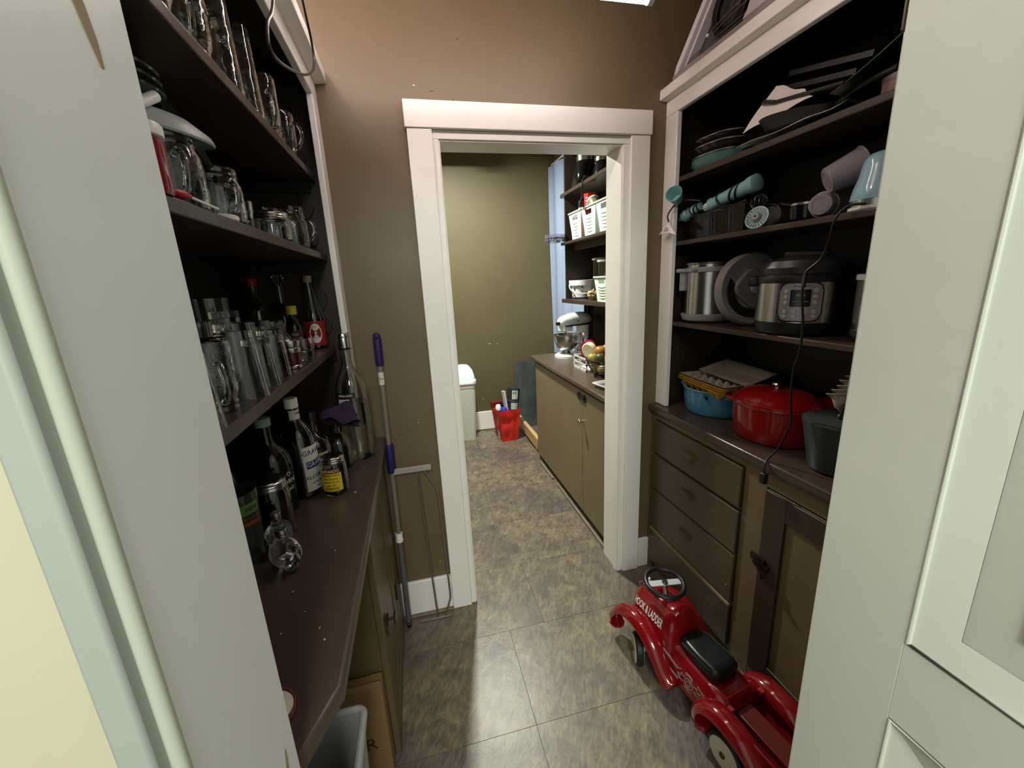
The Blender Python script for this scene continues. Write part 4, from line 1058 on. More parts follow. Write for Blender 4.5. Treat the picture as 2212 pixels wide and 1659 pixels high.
obj('black_insert', G().box((-0.05, 0.03, 0.006), (0.045, 0.075, 0.074)), mat('dark_blue_black', (20, 20, 32), 0.25), t, bevel=0.003)
# hand blender lying across the bin
t = thing('hand_blender', 'pale teal stick blender handle wrapped in black cord lying across the clear bin', 'blender', (0, 0, 0))
A, B = Vector((1.150, 1.268, 1.762)), Vector((1.150, 1.472, 1.731))
def ab(k): return A + (B - A) * k
obj('handle', G().tube([ab(-0.13), ab(-0.12), ab(0.02), ab(0.04), ab(0.5), ab(0.86), ab(0.92)], [0.024, 0.0275, 0.0275, 0.0235, 0.0235, 0.022, 0.025], 22), TEAL, t)
gk = G()
for k in range(9):
    a = 2*PI*k/9
    off = Vector((cos(a)*0.013, 0, sin(a)*0.013))
    gk.tube([ab(0.90)+off, ab(1.08)+off*0.9], 0.0035, 6)
obj('coupling', gk, WPL, t)
for k in (0.25, 0.34, 0.62):
    c = ab(k)
    obj('cord_wrap', G().tube([(c.x + 0.0265*cos(q), c.y + 0.012*sin(q + k*9), c.z + 0.0265*sin(q)) for q in [2*PI*j/18 for j in range(18)]], 0.0032, 8, closed=True), BLACK, t)
obj('cord', G().tube(spline([(1.130, 1.40, 1.742), (1.122, 1.38, 1.716), (1.125, 1.32, 1.708), (1.14, 1.27, 1.716)], 5), 0.004, 8), BLACK, t)
t = thing('mixer_attachment', 'pale teal gearbox attachment wrapped with black cord at the far end of the clear bin', 'attachment', (0, 0, 0))
A, B = Vector((1.142, 1.510, 1.738)), Vector((1.132, 1.625, 1.704))
obj('body', G().tube([ab(0), ab(0.05), ab(0.45), ab(0.7), ab(0.8)], [0.015, 0.018, 0.021, 0.0245, 0.020], 18), TEAL, t)
obj('spindle', G().tube([ab(0.8), ab(1.0)], [0.010, 0.009], 14), TEAL, t)
obj('button', G().ball(tuple(ab(0.55) + Vector((-0.021, 0, 0.003))), (0.004, 0.007, 0.010), 10, 6), WPL, t)
for k in (0.0, 0.14, 0.28):
    c = ab(k)
    obj('cord_wrap', G().tube([(c.x + 0.021*cos(q), c.y + 0.006*sin(q + k*20), c.z + 0.021*sin(q)) for q in [2*PI*j/16 for j in range(16)]], 0.003, 8, closed=True), BLACK, t)
obj('cord', G().tube(spline([(1.13, 1.50, 1.755), (1.10, 1.54, 1.765), (1.078, 1.57, 1.76), (1.066, 1.592, 1.74), (1.058, 1.602, 1.715), (1.056, 1.590, 1.692)], 6), 0.0032, 8), BLACK, t)
# warning tag on the cord: a folded paper hanging open
g = G()
pts_ = [(1.053, 1.589, 1.690), (1.046, 1.640, 1.646), (1.041, 1.612, 1.650), (1.040, 1.585, 1.652), (1.041, 1.555, 1.645), (1.046, 1.520, 1.634)]
g.add(pts_, [(0, 1, 2), (0, 2, 3), (0, 3, 4), (0, 4, 5)])
pt = obj('paper_tag', g, PAPER, t, solid=0.0008, smooth=False)
for k in range(3):
    c_ = Vector((1.0425 - 0.0012*k, 1.584, 1.668 - 0.0058*k))
    M_ = Matrix(((0, 0, -1, c_.x), (-1, 0, 0, c_.y), (0, 1, 0, c_.z), (0, 0, 0, 1)))
    text('lettering', ('WARNING', 'DO NOT USE WET', 'UNPLUG BEFORE USE')[k], 0.0042, mat('grey_ink', (0, 0, 0)), pt, M_, sx=0.8)
# teal cup with open mouth
t = thing('teal_cup', 'small pale teal cup lying on its side in front of the white stile', 'cup', (1.083, 1.574, 1.772), 0, rot=(0.0, -1.20, 0.62)); t.scale = (1.15, 1.15, 1.15)
obj('body', G().lathe([(0, 0), (0.017, 0), (0.019, 0.003), (0.0265, 0.042), (0.0285, 0.046), (0.0268, 0.047), (0.0245, 0.042), (0.016, 0.006), (0, 0.006)], 30), TEAL, t)
obj('knuckle', G().tube([(0, 0, 0), (0.0, 0, -0.024)], [0.011, 0.008], 12), BLACK, t)
# whisk beater, clear disc and dark cutter
t = thing('slicing_disc', 'pale toothed slicing disc with grey hub standing at the shelf edge', 'disc', (1.135, 1.215, Z2 + 0.036), 0, rot=(0, -1.25, 0.35))
g = G()
for k in range(20):
    a = 2*PI*k/20
    g.box((0.012, -0.0035, -0.0015), (0.037, 0.0035, 0.0015), Matrix.Rotation(a, 4, 'Z') @ Matrix.Rotation(0.5, 4, 'X'))
obj('blade_ring', g.lathe([(0.033, -0.002), (0.037, -0.002), (0.037, 0.002), (0.033, 0.002)], 30, closed=True), mat('pale_aqua_plastic', (158, 186, 186), 0.3), t)
obj('hub', G().lathe([(0.004, -0.008), (0.015, -0.008), (0.016, 0.006), (0.010, 0.012), (0.004, 0.012)], 22, closed=True), GREYP, t)
t = thing('wire_whisk', 'bright wire whisk lying between the clear bin and the slicing disc', 'whisk', (1.165, 1.255, Z2 + 0.055), 0, rot=(0.2, 0.5, 0.9))
g = G()
for k in range(6):
    a = PI*k/6
    g.tube(spline([(0, 0, 0.01), (0.022*cos(a), 0.022*sin(a), 0.03), (0.026*cos(a), 0.026*sin(a), 0.055), (0, 0, 0.075), (-0.026*cos(a), -0.026*sin(a), 0.055), (-0.022*cos(a), -0.022*sin(a), 0.03), (0, 0, 0.01)], 4), 0.0008, 5)
obj('wires', g, CHROME, t)
obj('shank', G().tube([(0, 0, 0.012), (0, 0, -0.05)], 0.004, 10), CHROME, t)
o = obj('clear_disc', G().lathe([(0, 0), (0.036, 0), (0.040, 0.004), (0.040, 0.014), (0.037, 0.014), (0.036, 0.004), (0, 0.003)], 30), CLEARP)
tag(o, 'round clear plastic lid leaning behind the slicing disc', 'lid', loc=(1.205, 1.235, Z2 + 0.040), rot=(0, -1.3, 0.3))
t = thing('chopper_bowl', 'glossy black chopper cup with metal rim between the whisk and the grey cups', 'cup', (1.190, 1.085, Z2 + 0.0), 0.2)
obj('body', G().lathe([(0, 0), (0.034, 0), (0.044, 0.012), (0.047, 0.05), (0.040, 0.060), (0, 0.061)], 30), mat('gloss_black', (14, 14, 16), 0.08), t)
obj('rim', G().lathe([(0.0465, 0.048), (0.049, 0.050), (0.049, 0.056), (0.045, 0.058)], 30), CHROME, t)
obj('spout', G().tube([(-0.035, 0.03, 0.055), (-0.05, 0.05, 0.062)], [0.012, 0.008], 12), mat('gloss_black', (0, 0, 0)), t)
def cup(label, loc, rot, r0, r1, h, m):
    t = thing('measuring_cup', label, 'cup', loc, 0, 'grey cups tipped over on the second right shelf', rot=rot)
    obj('body', G().lathe([(0, 0), (r0, 0), (r0+.002, .002), (r1, h), (r1+.003, h+.001), (r1+.003, h+.003), (r1-.002, h+.003), (r0-.001, .004), (0, .004)], 34), m, t)
    obj('base_ring', G().lathe([(r0*0.72, -0.0012), (r0*0.78, -0.0012), (r0*0.78, 0.001), (r0*0.72, 0.001)], 28, closed=True), m, t)
    return t
LGREY = mat('light_grey_plastic', (150, 142, 150), 0.35)
cup('grey plastic cup tipped on its side with its base facing out at the shelf edge', (1.125, 0.985, Z2 + 0.036), (0, 1.50, 0.55), 0.026, 0.033, 0.055, LGREY)
cup('larger pale grey cup lying tilted on top of the smaller grey cup', (1.160, 1.005, Z2 + 0.100), (0.85, 0.95, 0.35), 0.033, 0.046, 0.085, LGREY)
# pale blue stand blender base
t = thing('stand_blender', 'pale blue rounded mixer motor base half hidden by the door on the second right shelf', 'appliance', (1.168, 0.865, Z2), 0.9)
LB = mat('pale_blue_gloss', (150, 190, 208), 0.16, coat=0.4)
obj('foot', G().lathe([(0, 0), (0.056, 0), (0.059, 0.003), (0.059, 0.010), (0, 0.010)], 36), WPL, t)
obj('steel_band', G().lathe([(0.057, 0.010), (0.0565, 0.026)], 36), CHROME, t)
obj('body', G().lathe([(0.0575, 0.026), (0.058, 0.032), (0.054, 0.055), (0.046, 0.080), (0.042, 0.105), (0.038, 0.122), (0.028, 0.133), (0.015, 0.138), (0, 0.139)], 40), LB, t)
for k in range(5):
    z = 0.034 + 0.005*k; r_ = 0.0585 - 0.0007*k
    obj('vent_slot', G().lathe([(r_ + .0006 - 0.0*k, z), (r_ - .0001, z + .0022)], 14, arc=(PI*1.02, PI*1.27)), BLACK, t)
# black cord from the blender over the shelf, down to the counter
path = [(1.10, 0.84, 1.628), (1.085, 0.872, 1.628), (1.07, 0.890, 1.600), (1.066, 0.898, 1.537), (1.066, 0.914, 1.50), (1.062, 0.948, 1.466), (1.055, 0.943, 1.405), (1.055, 0.930, 1.329), (1.055, 0.930, 1.251), (1.060, 0.946, 1.193), (1.066, 0.950, 1.108), (1.072, 0.945, 1.035), (1.068, 0.955, 0.985), (1.062, 0.970, 0.935), (1.046, 0.985, 0.900), (1.030, 0.978, 0.882), (1.026, 0.975, 0.856)]
t = thing('power_cord', 'long black cord hanging from the second right shelf down over the countertop edge', 'cord')
obj('cable', G().tube(spline(path, 6), 0.0032, 8), BLACK, t)
obj('plug', G().box((1.018, 0.964, 0.822), (1.034, 0.985, 0.858)), BLACK, t, bevel=0.004)
obj('cord_joint', G().tube([(1.0625, 0.948, 1.466), (1.056, 0.944, 1.43)], 0.005, 8), BLACK, t)

# --- third shelf: steamer pot, lid, pressure cooker, slow cooker
t = thing('steel_pot', 'stainless steel pot on a grey base at the far end of the third right shelf', 'pot', (1.212, 1.520, Z3))
obj('grey_base', G().lathe([(0, 0.004), (0.085, 0.004), (0.098, 0.012), (0.104, 0.030), (0.104, 0.036), (0, 0.036)], 44), GREYP, t)
obj('foot', G().lathe([(0.05, 0), (0.06, 0), (0.06, 0.006), (0.05, 0.006)], 30, closed=True), GREYP, t)
obj('body', G().lathe([(0.092, 0.036), (0.092, 0.235), (0.096, 0.238), (0.097, 0.242), (0.094, 0.243), (0.089, 0.235), (0.089, 0.040), (0, 0.040)], 48), CHROME, t)
obj('grey_collar', G().lathe([(0.0935, 0.204), (0.101, 0.206), (0.101, 0.221), (0.0935, 0.224)], 44, arc=(PI*0.62, PI*1.75)), GREYP, t)
obj('side_handle', G().box((-0.02, 0.088, 0.13), (0.02, 0.114, 0.215), Matrix.Rotation(0.86, 4, 'Z')).box((-0.026, 0.085, 0.206), (0.026, 0.128, 0.222), Matrix.Rotation(0.86, 4, 'Z')), GREYP, t, bevel=0.004)
obj('front_lip', G().box((-0.118, -0.045, 0.206), (-0.09, 0.03, 0.218)), GREYP, t, bevel=0.004)
# grey lid on its edge
t = thing('round_lid', 'large round grey plastic lid standing on edge between the steel pot and the pressure cooker', 'lid', (1.228, 1.335, Z3 + 0.1325), 0, rot=(0, 0, 0)); t.scale = (1.12, 1.12, 1.12)
Ml = Matrix.Rotation(1.42, 4, 'Z') @ Matrix.Rotation(-1.50, 4, 'Y') @ Matrix.Rotation(2.4, 4, 'Z')
g = G(); g.M = Ml
g.lathe([(0, -0.01), (0.075, -0.008), (0.108, 0.0), (0.117, 0.008), (0.117, 0.034), (0.110, 0.040), (0.080, 0.034), (0, 0.026)], 48)
obj('body', g, mat('warm_grey_plastic', (126, 124, 124), 0.4), t)
g = G(); g.M = Ml
g.prism([(0.092*cos(a), 0.092*sin(a)) for a in [-1.3 + 2.6*k/14 for k in range(15)]][::-1] + [(0.065*cos(a), 0.060*sin(a)) for a in [-1.1 + 2.2*k/10 for k in range(11)]], 0.030, 0.0400)
obj('black_handle', g, BLACK, t, bevel=0.002)
g = G(); g.M = Ml
g.prism(rrect(0.105, 0.12, 0.03), 0.026, 0.046)
obj('raised_centre', g, mat('mid_grey_plastic', (104, 102, 104), 0.4), t, bevel=0.008, seg=3)
g = G(); g.M = Ml
g.lathe([(0, 0.046), (0.016, 0.046), (0.016, 0.056), (0, 0.058)], 18)
obj('valve', g, GREYP, t)
# pressure cooker
t = thing('pressure_cooker', 'black and stainless electric pressure cooker with grey control panel on the third right shelf', 'cooker', (1.212, 1.085, Z3), math.atan2(-1.085, -1.212) + PI/2 - 0.02)
obj('base', G().lathe([(0, 0), (0.100, 0), (0.118, 0.006), (0.126, 0.030), (0.127, 0.042), (0, 0.042)], 48), BLACK, t)
obj('steel_body', G().lathe([(0.126, 0.042), (0.126, 0.160)], 56), CHROME, t)
obj('top_collar', G().lathe([(0.128, 0.160), (0.130, 0.166), (0.128, 0.180), (0.116, 0.186), (0.0, 0.186)], 48), BLACK, t)
obj('lid', G().lathe([(0.118, 0.186), (0.120, 0.205), (0.108, 0.225), (0.070, 0.236), (0, 0.240)], 48), mat('dark_grey_lid', (44, 44, 46), 0.35), t)
obj('lid_handle', G().box((-0.06, -0.018, 0.232), (0.06, 0.018, 0.256)), BLACK, t, bevel=0.008, seg=3)
for s_ in (1, -1):
    obj('side_handle', G().box((s_*0.120, -0.035, 0.150), (s_*0.152, 0.035, 0.182)), BLACK, t, bevel=0.008)
def bent(g, R, m, name, parent, **k):
    g.v = [((R - y)*sin(x/R), -(R - y)*cos(x/R), z) for x, y, z in g.v]
    return obj(name, g, m, parent, **k)
def bent_plate(w, h, r, y0, y1, zc, R, m, name, parent):
    pl = rrect(w, h, r, 5)
    # fan of strips so that the plate can follow the curved body
    g = G(); N = 16
    outline = pl
    xs = [-w/2 + w*i/N for i in range(N+1)]
    def hh(x):
        ax = abs(x)
        if ax > w/2 - r:
            q = ax - (w/2 - r); return h/2 - r + math.sqrt(max(r*r - q*q, 0))
        return h/2
    vs = []; fs = []
    for x in xs:
        H = hh(x)
        vs += [(x, y0, zc - H), (x, y0, zc + H), (x, y1, zc - H), (x, y1, zc + H)]
    for i in range(N):
        a = 4*i; b = 4*(i+1)
        fs += [(a+2, b+2, b+3, a+3), (a, a+1, b+1, b), (a+1, a+3, b+3, b+1), (a, b, b+2, a+2)]
    fs += [(0, 2, 3, 1), (4*N, 4*N+1, 4*N+3, 4*N+2)]
    g.add(vs, fs)
    return bent(g, R, m, name, parent)
bent_plate(0.110, 0.118, 0.026, 0, -0.0055, 0.104, 0.126, BLACK, 'panel_frame', t)
pn = bent_plate(0.101, 0.109, 0.022, -0.0055, -0.0085, 0.104, 0.126, mat('panel_silver', (150, 148, 148), 0.35, metal=0.4), 'control_panel', t)
bent_plate(0.048, 0.050, 0.002, -0.0085, -0.0092, 0.116, 0.126, mat('display_dark', (26, 28, 34), 0.15), 'display', t)
text('lettering', 'Instant Pot', 0.009, mat('dark_red_ink', (70, 30, 30), 0.5), t, T(0, 0, 0.151), wrap=0.1350)
GRT = mat('display_print', (150, 156, 160), 0.5)
for s_, z in (('LESS NORMAL MORE', 0.106), ('LOW   HIGH', 0.099), ('88:88', 0.124)):
    text('lettering', s_, 0.0042 if z < 0.12 else 0.010, GRT, t, T(0, 0, z), wrap=0.1356)
BT = mat('button_grey', (164, 162, 162), 0.4)
for px, pz in [(sx*0.037, z) for sx in (-1, 1) for z in (0.137, 0.120, 0.103)] + [(x, z) for x in (-0.037, -0.0125, 0.0125, 0.037) for z in (0.076, 0.062)]:
    a = px / 0.1345
    g = G(); g.M = Matrix.Rotation(a, 4, 'Z') @ Matrix.Translation((0, -0.1340, pz)) @ Matrix.Rotation(PI/2, 4, 'X')
    g.lathe([(0, 0.003), (0.0056, 0.0025), (0.0064, 0), (0, 0)], 14)
    obj('button', g, BT, pn)
# slow cooker at the near end
t = thing('slow_cooker', 'steel sided round cooker half hidden by the door edge on the third right shelf', 'cooker', (1.225, 0.800, Z3))
obj('base', G().lathe([(0, 0), (0.09, 0), (0.105, 0.02), (0.105, 0.035), (0, 0.035)], 40), BLACK, t)
obj('steel_body', G().lathe([(0.103, 0.035), (0.103, 0.165)], 40), CHROME, t)
obj('collar', G().lathe([(0.106, 0.165), (0.106, 0.178), (0.09, 0.182)], 40), GREYP, t)
obj('lid', G().lathe([(0.100, 0.180), (0.08, 0.215), (0.04, 0.235), (0, 0.24)], 40), mat('gloss_black', (0, 0, 0)), t)
obj('knob', G().lathe([(0, 0.262), (0.018, 0.26), (0.02, 0.25), (0.010, 0.238), (0, 0.238)], 20), BLACK, t)

# --- counter: enamelled pots
def dutch(name, label, loc, a, b, h, m, rz, lid=False, lidm=None, open_rim=None):
    t = thing(name, label, 'pot', loc, rz)
    pr = [(0, 0), (0.80, 0), (0.88, 0.004), (0.945, 0.020), (0.985, h*0.5), (1.0, h), (0.965, h), (0.95, h*0.5), (0.90, 0.02), (0, 0.008)]
    obj('body', G().lathe(pr, 56, sx=a, sy=b), m, t)
    obj('rim', G().tube([(a*1.01*cos(2*PI*k/52), b*1.01*sin(2*PI*k/52), h - 0.001) for k in range(52)], 0.0045, 8, closed=True), m, t)
    for s_ in (1, -1):
        P = [(-0.048, s_*(b*0.93), h - 0.016), (-0.040, s_*(b + 0.030), h - 0.010), (0.040, s_*(b + 0.030), h - 0.010), (0.048, s_*(b*0.93), h - 0.016)]
        obj('handle', G().tube(spline(P, 6), 0.0080, 10), m, t)
    if lid:
        pl = [(1.02, h + 0.003), (1.02, h + 0.010), (0.98, h + 0.014), (0.90, h + 0.020), (0.78, h + 0.037), (0.55, h + 0.046), (0.25, h + 0.050), (0, h + 0.051), (0, h + 0.045), (0.5, h + 0.040), (0.9, h + 0.012)]
        l = obj('lid', G().lathe(pl, 56, sx=a, sy=b), lidm or m, t)
        obj('knob_stem', G().lathe([(0.008, h + 0.049), (0.007, h + 0.060)], 16), CHROME, l)
        obj('knob', G().lathe([(0, h + 0.072), (0.016, h + 0.071), (0.019, h + 0.066), (0.015, h + 0.060), (0, h + 0.060)], 24), CHROME, l)
    return t
BLUEE = mat('blue_enamel', (74, 134, 166), 0.18, coat=0.5)
dutch('dutch_oven', 'open blue enamel oval pot on the right countertop under the egg cartons', (1.240, 1.474, ZR), 0.118, 0.136, 0.110, BLUEE, 0.0)
o = obj('trivet_handle', G().box((-0.003, -0.022, -0.006), (0.003, 0.022, 0.006)), BLACK); 
tag(o, 'small black clip on the rim of the blue pot', 'clip', loc=(1.136, 1.402, ZR + 0.092), rot=(0, 0, -0.36))
REDE = mat('red_enamel_pot', (142, 17, 18), 0.16, coat=0.6)
dutch('dutch_oven', 'large lidded bright red enamel pot in the middle of the right countertop', (1.225, 1.148, ZR), 0.125, 0.143, 0.132, REDE, 0.12, lid=True)
t = thing('red_bowl', 'dark red enamel bowl in the shadow behind the bright red pot', 'bowl', (1.318, 0.998, ZR), 0)
obj('body', G().lathe([(0, 0), (0.05, 0), (0.075, 0.02), (0.085, 0.15), (0.082, 0.15), (0.07, 0.025), (0, 0.01)], 40), mat('deep_red_enamel', (140, 14, 18), 0.25, coat=0.4), t)
obj('rim', G().tube([(0.0845*cos(2*PI*k/36), 0.0845*sin(2*PI*k/36), 0.15) for k in range(36)], 0.003, 6, closed=True), mat('deep_red_enamel', (0, 0, 0)), t)
t = thing('stock_pot', 'dark charcoal pot with flat lid on the right countertop near the door', 'pot', (1.190, 0.875, ZR), 0.2)
CHAR = mat('charcoal_enamel', (44, 50, 50), 0.4)
obj('body', G().lathe([(0, 0), (0.066, 0), (0.078, 0.008), (0.100, 0.130), (0.102, 0.148), (0.097, 0.148), (0.072, 0.012), (0, 0.008)], 44), CHAR, t)
l = obj('lid', G().lathe([(0.104, 0.149), (0.105, 0.155), (0.095, 0.160), (0.05, 0.166), (0, 0.168), (0, 0.160), (0.09, 0.150)], 44), mat('charcoal_lid', (52, 58, 58), 0.28), t)
obj('lid_handle', G().tube(spline([(-0.035, 0, 0.163), (-0.03, 0, 0.178), (0.03, 0, 0.178), (0.035, 0, 0.163)], 6), 0.005, 8), CHAR, l)

# egg cartons: a moulded tray of cups
CELL = 0.045
def carton(name, label, loc, nx, ny, m, rot, group, lip=True, flat=False):
    L, W = CELL*nx, CELL*ny
    def fn(u, v):
        x = (u - 0.5)*L*1.0; y = (v - 0.5)*W*1.0
        e = min(u, 1-u)*nx*2; f_ = min(v, 1-v)*ny*2
        edge = min(1, e*1.2) * min(1, f_*1.2)
        if flat: z = -0.032 * min(1, min(e, f_)*0.9)
        else: z = -0.017 + 0.017*cos(2*PI*u*nx) * 0.5 + 0.5*0.017*cos(2*PI*v*ny)
        if not flat: z = z - 0.004
        z = z * edge
        return (x, y, z + 0.036)
    t = thing(name, label, 'carton', loc, 0, group, rot=rot)
    obj('tray', G().grid(nx*8, ny*8, fn), m, t, solid=0.0014)
    g = G().add([(-L/2-.005, -W/2-.005, .036), (L/2+.005, -W/2-.005, .036), (L/2+.005, W/2+.005, .036), (-L/2-.005, W/2+.005, .036), (-L/2, -W/2, .036), (L/2, -W/2, .036), (L/2, W/2, .036), (-L/2, W/2, .036)], [(0,1,5,4),(1,2,6,5),(2,3,7,6),(3,0,4,7)])
    obj('lip', g, m, t, solid=0.0016)
    return t
YEL = mat('yellow_moulded_pulp', (206, 160, 44), 0.7, bump=0.15, bscale=150)
GRP = mat('clear_grey_carton', (150, 142, 128), 0.4, bump=0.1, bscale=100)
GP = 'egg cartons stacked on the blue pot'
for i, (lab, m, dz, fl) in enumerate((('yellow egg carton, lowest of the stack on the blue pot', YEL, 0.0, False), ('yellow egg carton, second of the stack on the blue pot', YEL, 0.0085, False),
        ('yellow egg carton, third of the stack on the blue pot', YEL, 0.017, False), ('greyish egg carton tray on top of the yellow ones', GRP, 0.028, False))):
    carton('egg_carton', lab, (1.205, 1.455 - 0.006*i, ZR + 0.094 + dz), 3, 6, m, (0.015, 0.02, -0.06 + 0.02*i), GP, flat=fl)
carton('egg_carton', 'open greyish egg carton lid standing at the back of the carton stack', (1.290, 1.410, ZR + 0.150), 3, 6, GRP, (0.05, -0.25, -0.02), GP, flat=True)
GREYC = mat('grey_moulded_pulp', (150, 138, 126), 0.8, bump=0.2, bscale=150)
CELL = 0.036
for i in range(6):
    lab = ['grey pulp egg tray, lowest of the stack on the charcoal pot', 'grey pulp egg tray, second from the bottom on the charcoal pot', 'grey pulp egg tray, third from the bottom on the charcoal pot',
           'grey pulp egg tray, fourth from the bottom on the charcoal pot', 'grey pulp egg tray, fifth from the bottom on the charcoal pot', 'grey pulp egg tray, topmost on the charcoal pot'][i]
    carton('egg_carton', lab, (1.205 + 0.006*i, 0.862 - 0.006*i, ZR + 0.182 + 0.014*i), 4, 3, GREYC, (-0.12, 0.42, 0.5 + 0.05*((i*7) % 3 - 1)), 'grey egg trays near the door')
# ------------------------------------------------------------------ red ride-on toy truck (local x forward, y left)
car = thing('toy_car', 'red metal ride-on toy fire truck with black steering wheel parked on the floor', 'toy car', (0.860, 0.992, 0), math.atan2(0.982, -0.165))
CARR = mat('toy_red_enamel', (122, 11, 20), 0.14, coat=0.7)
CARD_ = mat('toy_dark_red', (84, 7, 12), 0.2, coat=0.5)
def loft(secs, close=True):
    """secs: list of (x, [(y, z), ...]) cross-sections"""
    g = G(); n = len(secs[0][1]); vs = []; fs = []
    for x, pl in secs:
        for y, z in pl: vs.append((x, y, z))
    for i in range(len(secs) - 1):
        for k in range(n):
            k2 = (k + 1) % n
            fs.append((i*n+k, i*n+k2, (i+1)*n+k2, (i+1)*n+k))
    fs.append(tuple(reversed(range(n)))); fs.append(tuple((len(secs)-1)*n + k for k in range(n)))
    return g.add(vs, fs)
def arch(w, zb, zt, n=14, p=2.6):
    out = []
    for i in range(n + 1):
        a = PI * i / n
        c, s_ = cos(a), sin(a)
        out.append((w * (abs(c) ** (2/p)) * (1 if c > 0 else -1), zb + (zt - zb) * (abs(s_) ** (2/p))))
    return out
# bonnet and cowl
hood = loft([(0.300, arch(0.030, 0.125, 0.215)), (0.297, arch(0.056, 0.108, 0.248)), (0.285, arch(0.070, 0.100, 0.268)), (0.255, arch(0.077, 0.095, 0.278)), (0.18, arch(0.081, 0.09, 0.285)), (0.125, arch(0.084, 0.085, 0.290)), (0.105, arch(0.086, 0.085, 0.296)),
             (0.085, arch(0.088, 0.085, 0.290)), (0.070, arch(0.088, 0.085, 0.245)), (0.062, arch(0.088, 0.085, 0.200))])
obj('bonnet', hood, CARR, car, ang=50)
body = loft([(0.075, arch(0.084, 0.075, 0.190, p=4)), (0.03, arch(0.085, 0.070, 0.188, p=4)), (-0.08, arch(0.088, 0.070, 0.182, p=4)), (-0.15, arch(0.090, 0.070, 0.178, p=4)), (-0.17, arch(0.090, 0.070, 0.150, p=4))])
obj('body', body, CARR, car, ang=50)
# rear bed: floor, sides with upright tabs, tail
bed = obj('rear_bed', G().box((-0.42, -0.088, 0.070), (-0.165, 0.088, 0.112)), CARD_, car, bevel=0.003)
for s_ in (1, -1):
    side = G().prism([(-0.160, 0.070), (-0.160, 0.176), (-0.175, 0.180), (-0.42, 0.168), (-0.425, 0.070)], s_*0.088, s_*0.096, 'y')
    obj('bed_side', side, CARR, car, bevel=0.003)
    obj('bed_tab', G().box((-0.185, s_*0.060, 0.174), (-0.168, s_*0.088, 0.180)), mat('toy_pale_red', (150, 40, 46), 0.3), car, bevel=0.001)
    obj('bed_tab', G().box((-0.225, s_*0.075, 0.174), (-0.195, s_*0.088, 0.180)), mat('toy_pale_red', (0, 0, 0)), car, bevel=0.001)
obj('tail_panel', G().box((-0.428, -0.090, 0.07), (-0.418, 0.090, 0.17)), CARR, car, bevel=0.003)
obj('bed_ridge', G().prism([(-0.17, 0.112), (-0.17, 0.140), (-0.41, 0.128), (-0.41, 0.112)], -0.032, 0.032, 'y'), mat('toy_brown_red', (92, 30, 24), 0.35), car, bevel=0.003)
obj('bed_bolt', G().ball((-0.33, -0.045, 0.116), (0.006, 0.006, 0.004), 10, 6), CHROME, bed)
# seat
seat = loft([(x_*0.80 + 0.006, [(y_*0.86, z_) for y_, z_ in pl_]) for x_, pl_ in [(0.068, rrect(0.070, 0.022, 0.010, 4, 0, 0.198)), (0.058, rrect(0.100, 0.044, 0.018, 4, 0, 0.203)), (0.020, rrect(0.124, 0.050, 0.020, 4, 0, 0.203)), (-0.05, rrect(0.136, 0.052, 0.020, 4, 0, 0.202)), (-0.110, rrect(0.136, 0.054, 0.022, 4, 0, 0.203)), (-0.135, rrect(0.122, 0.050, 0.022, 4, 0, 0.203)), (-0.146, rrect(0.086, 0.026, 0.012, 4, 0, 0.199))]])
obj('seat', seat, mat('black_vinyl', (20, 24, 26), 0.3), car, ang=60)
obj('seat_piping', G().tube([(x*0.8 - 0.025, y*0.86, 0.219) for x, y in rrect(0.196, 0.130, 0.04, 5)], 0.0022, 6, closed=True), mat('black_vinyl', (0, 0, 0)), car)
# steering
swM = Matrix.Translation((0.186, 0.0, 0.335)) @ Matrix.Rotation(-0.12, 4, 'Y')
g = G(); g.M = swM
g.tube([(0.070*cos(2*PI*k/40), 0.070*sin(2*PI*k/40), 0) for k in range(40)], 0.0090, 10, closed=True)
sw = obj('steering_wheel', g, BLACK, car)
g = G(); g.M = swM @ Matrix.Rotation(-0.30, 4, 'Z')
g.box((-0.013, -0.067, -0.002), (0.013, 0.067, 0.002))
obj('spoke_plate', g, mat('silver_plate', (196, 198, 200), 0.45, metal=0.2), sw, bevel=0.001)
g = G(); g.M = swM
g.lathe([(0, 0.010), (0.010, 0.009), (0.013, 0.003), (0.013, 0.0)], 18)
obj('hub_nut', g, CHROME, sw)
obj('steering_column', G().tube([(0.186, 0, 0.333), (0.175, 0, 0.27)], 0.009, 12), CHROME, car)
g = G(); g.lathe([(0, 0), (0.016, 0.002), (0.019, 0.012), (0.008, 0.024), (0, 0.026)], 18, M=Matrix.Translation((0.262, 0, 0.276)))
g.tube([(0.285, -0.035, 0.272), (0.285, 0.035, 0.272)], 0.004, 8)
obj('chrome_bell', g, CHROME, car)
obj('grille', G().prism(arch(0.045, 0.12, 0.22), 0.298, 0.306, 'x'), CHROME, car, bevel=0.002)
for s_ in (1, -1):
    obj('headlight', G().ball((0.315, s_*0.088, 0.150), (0.012, 0.016, 0.016), 14, 8), CHROME, car)
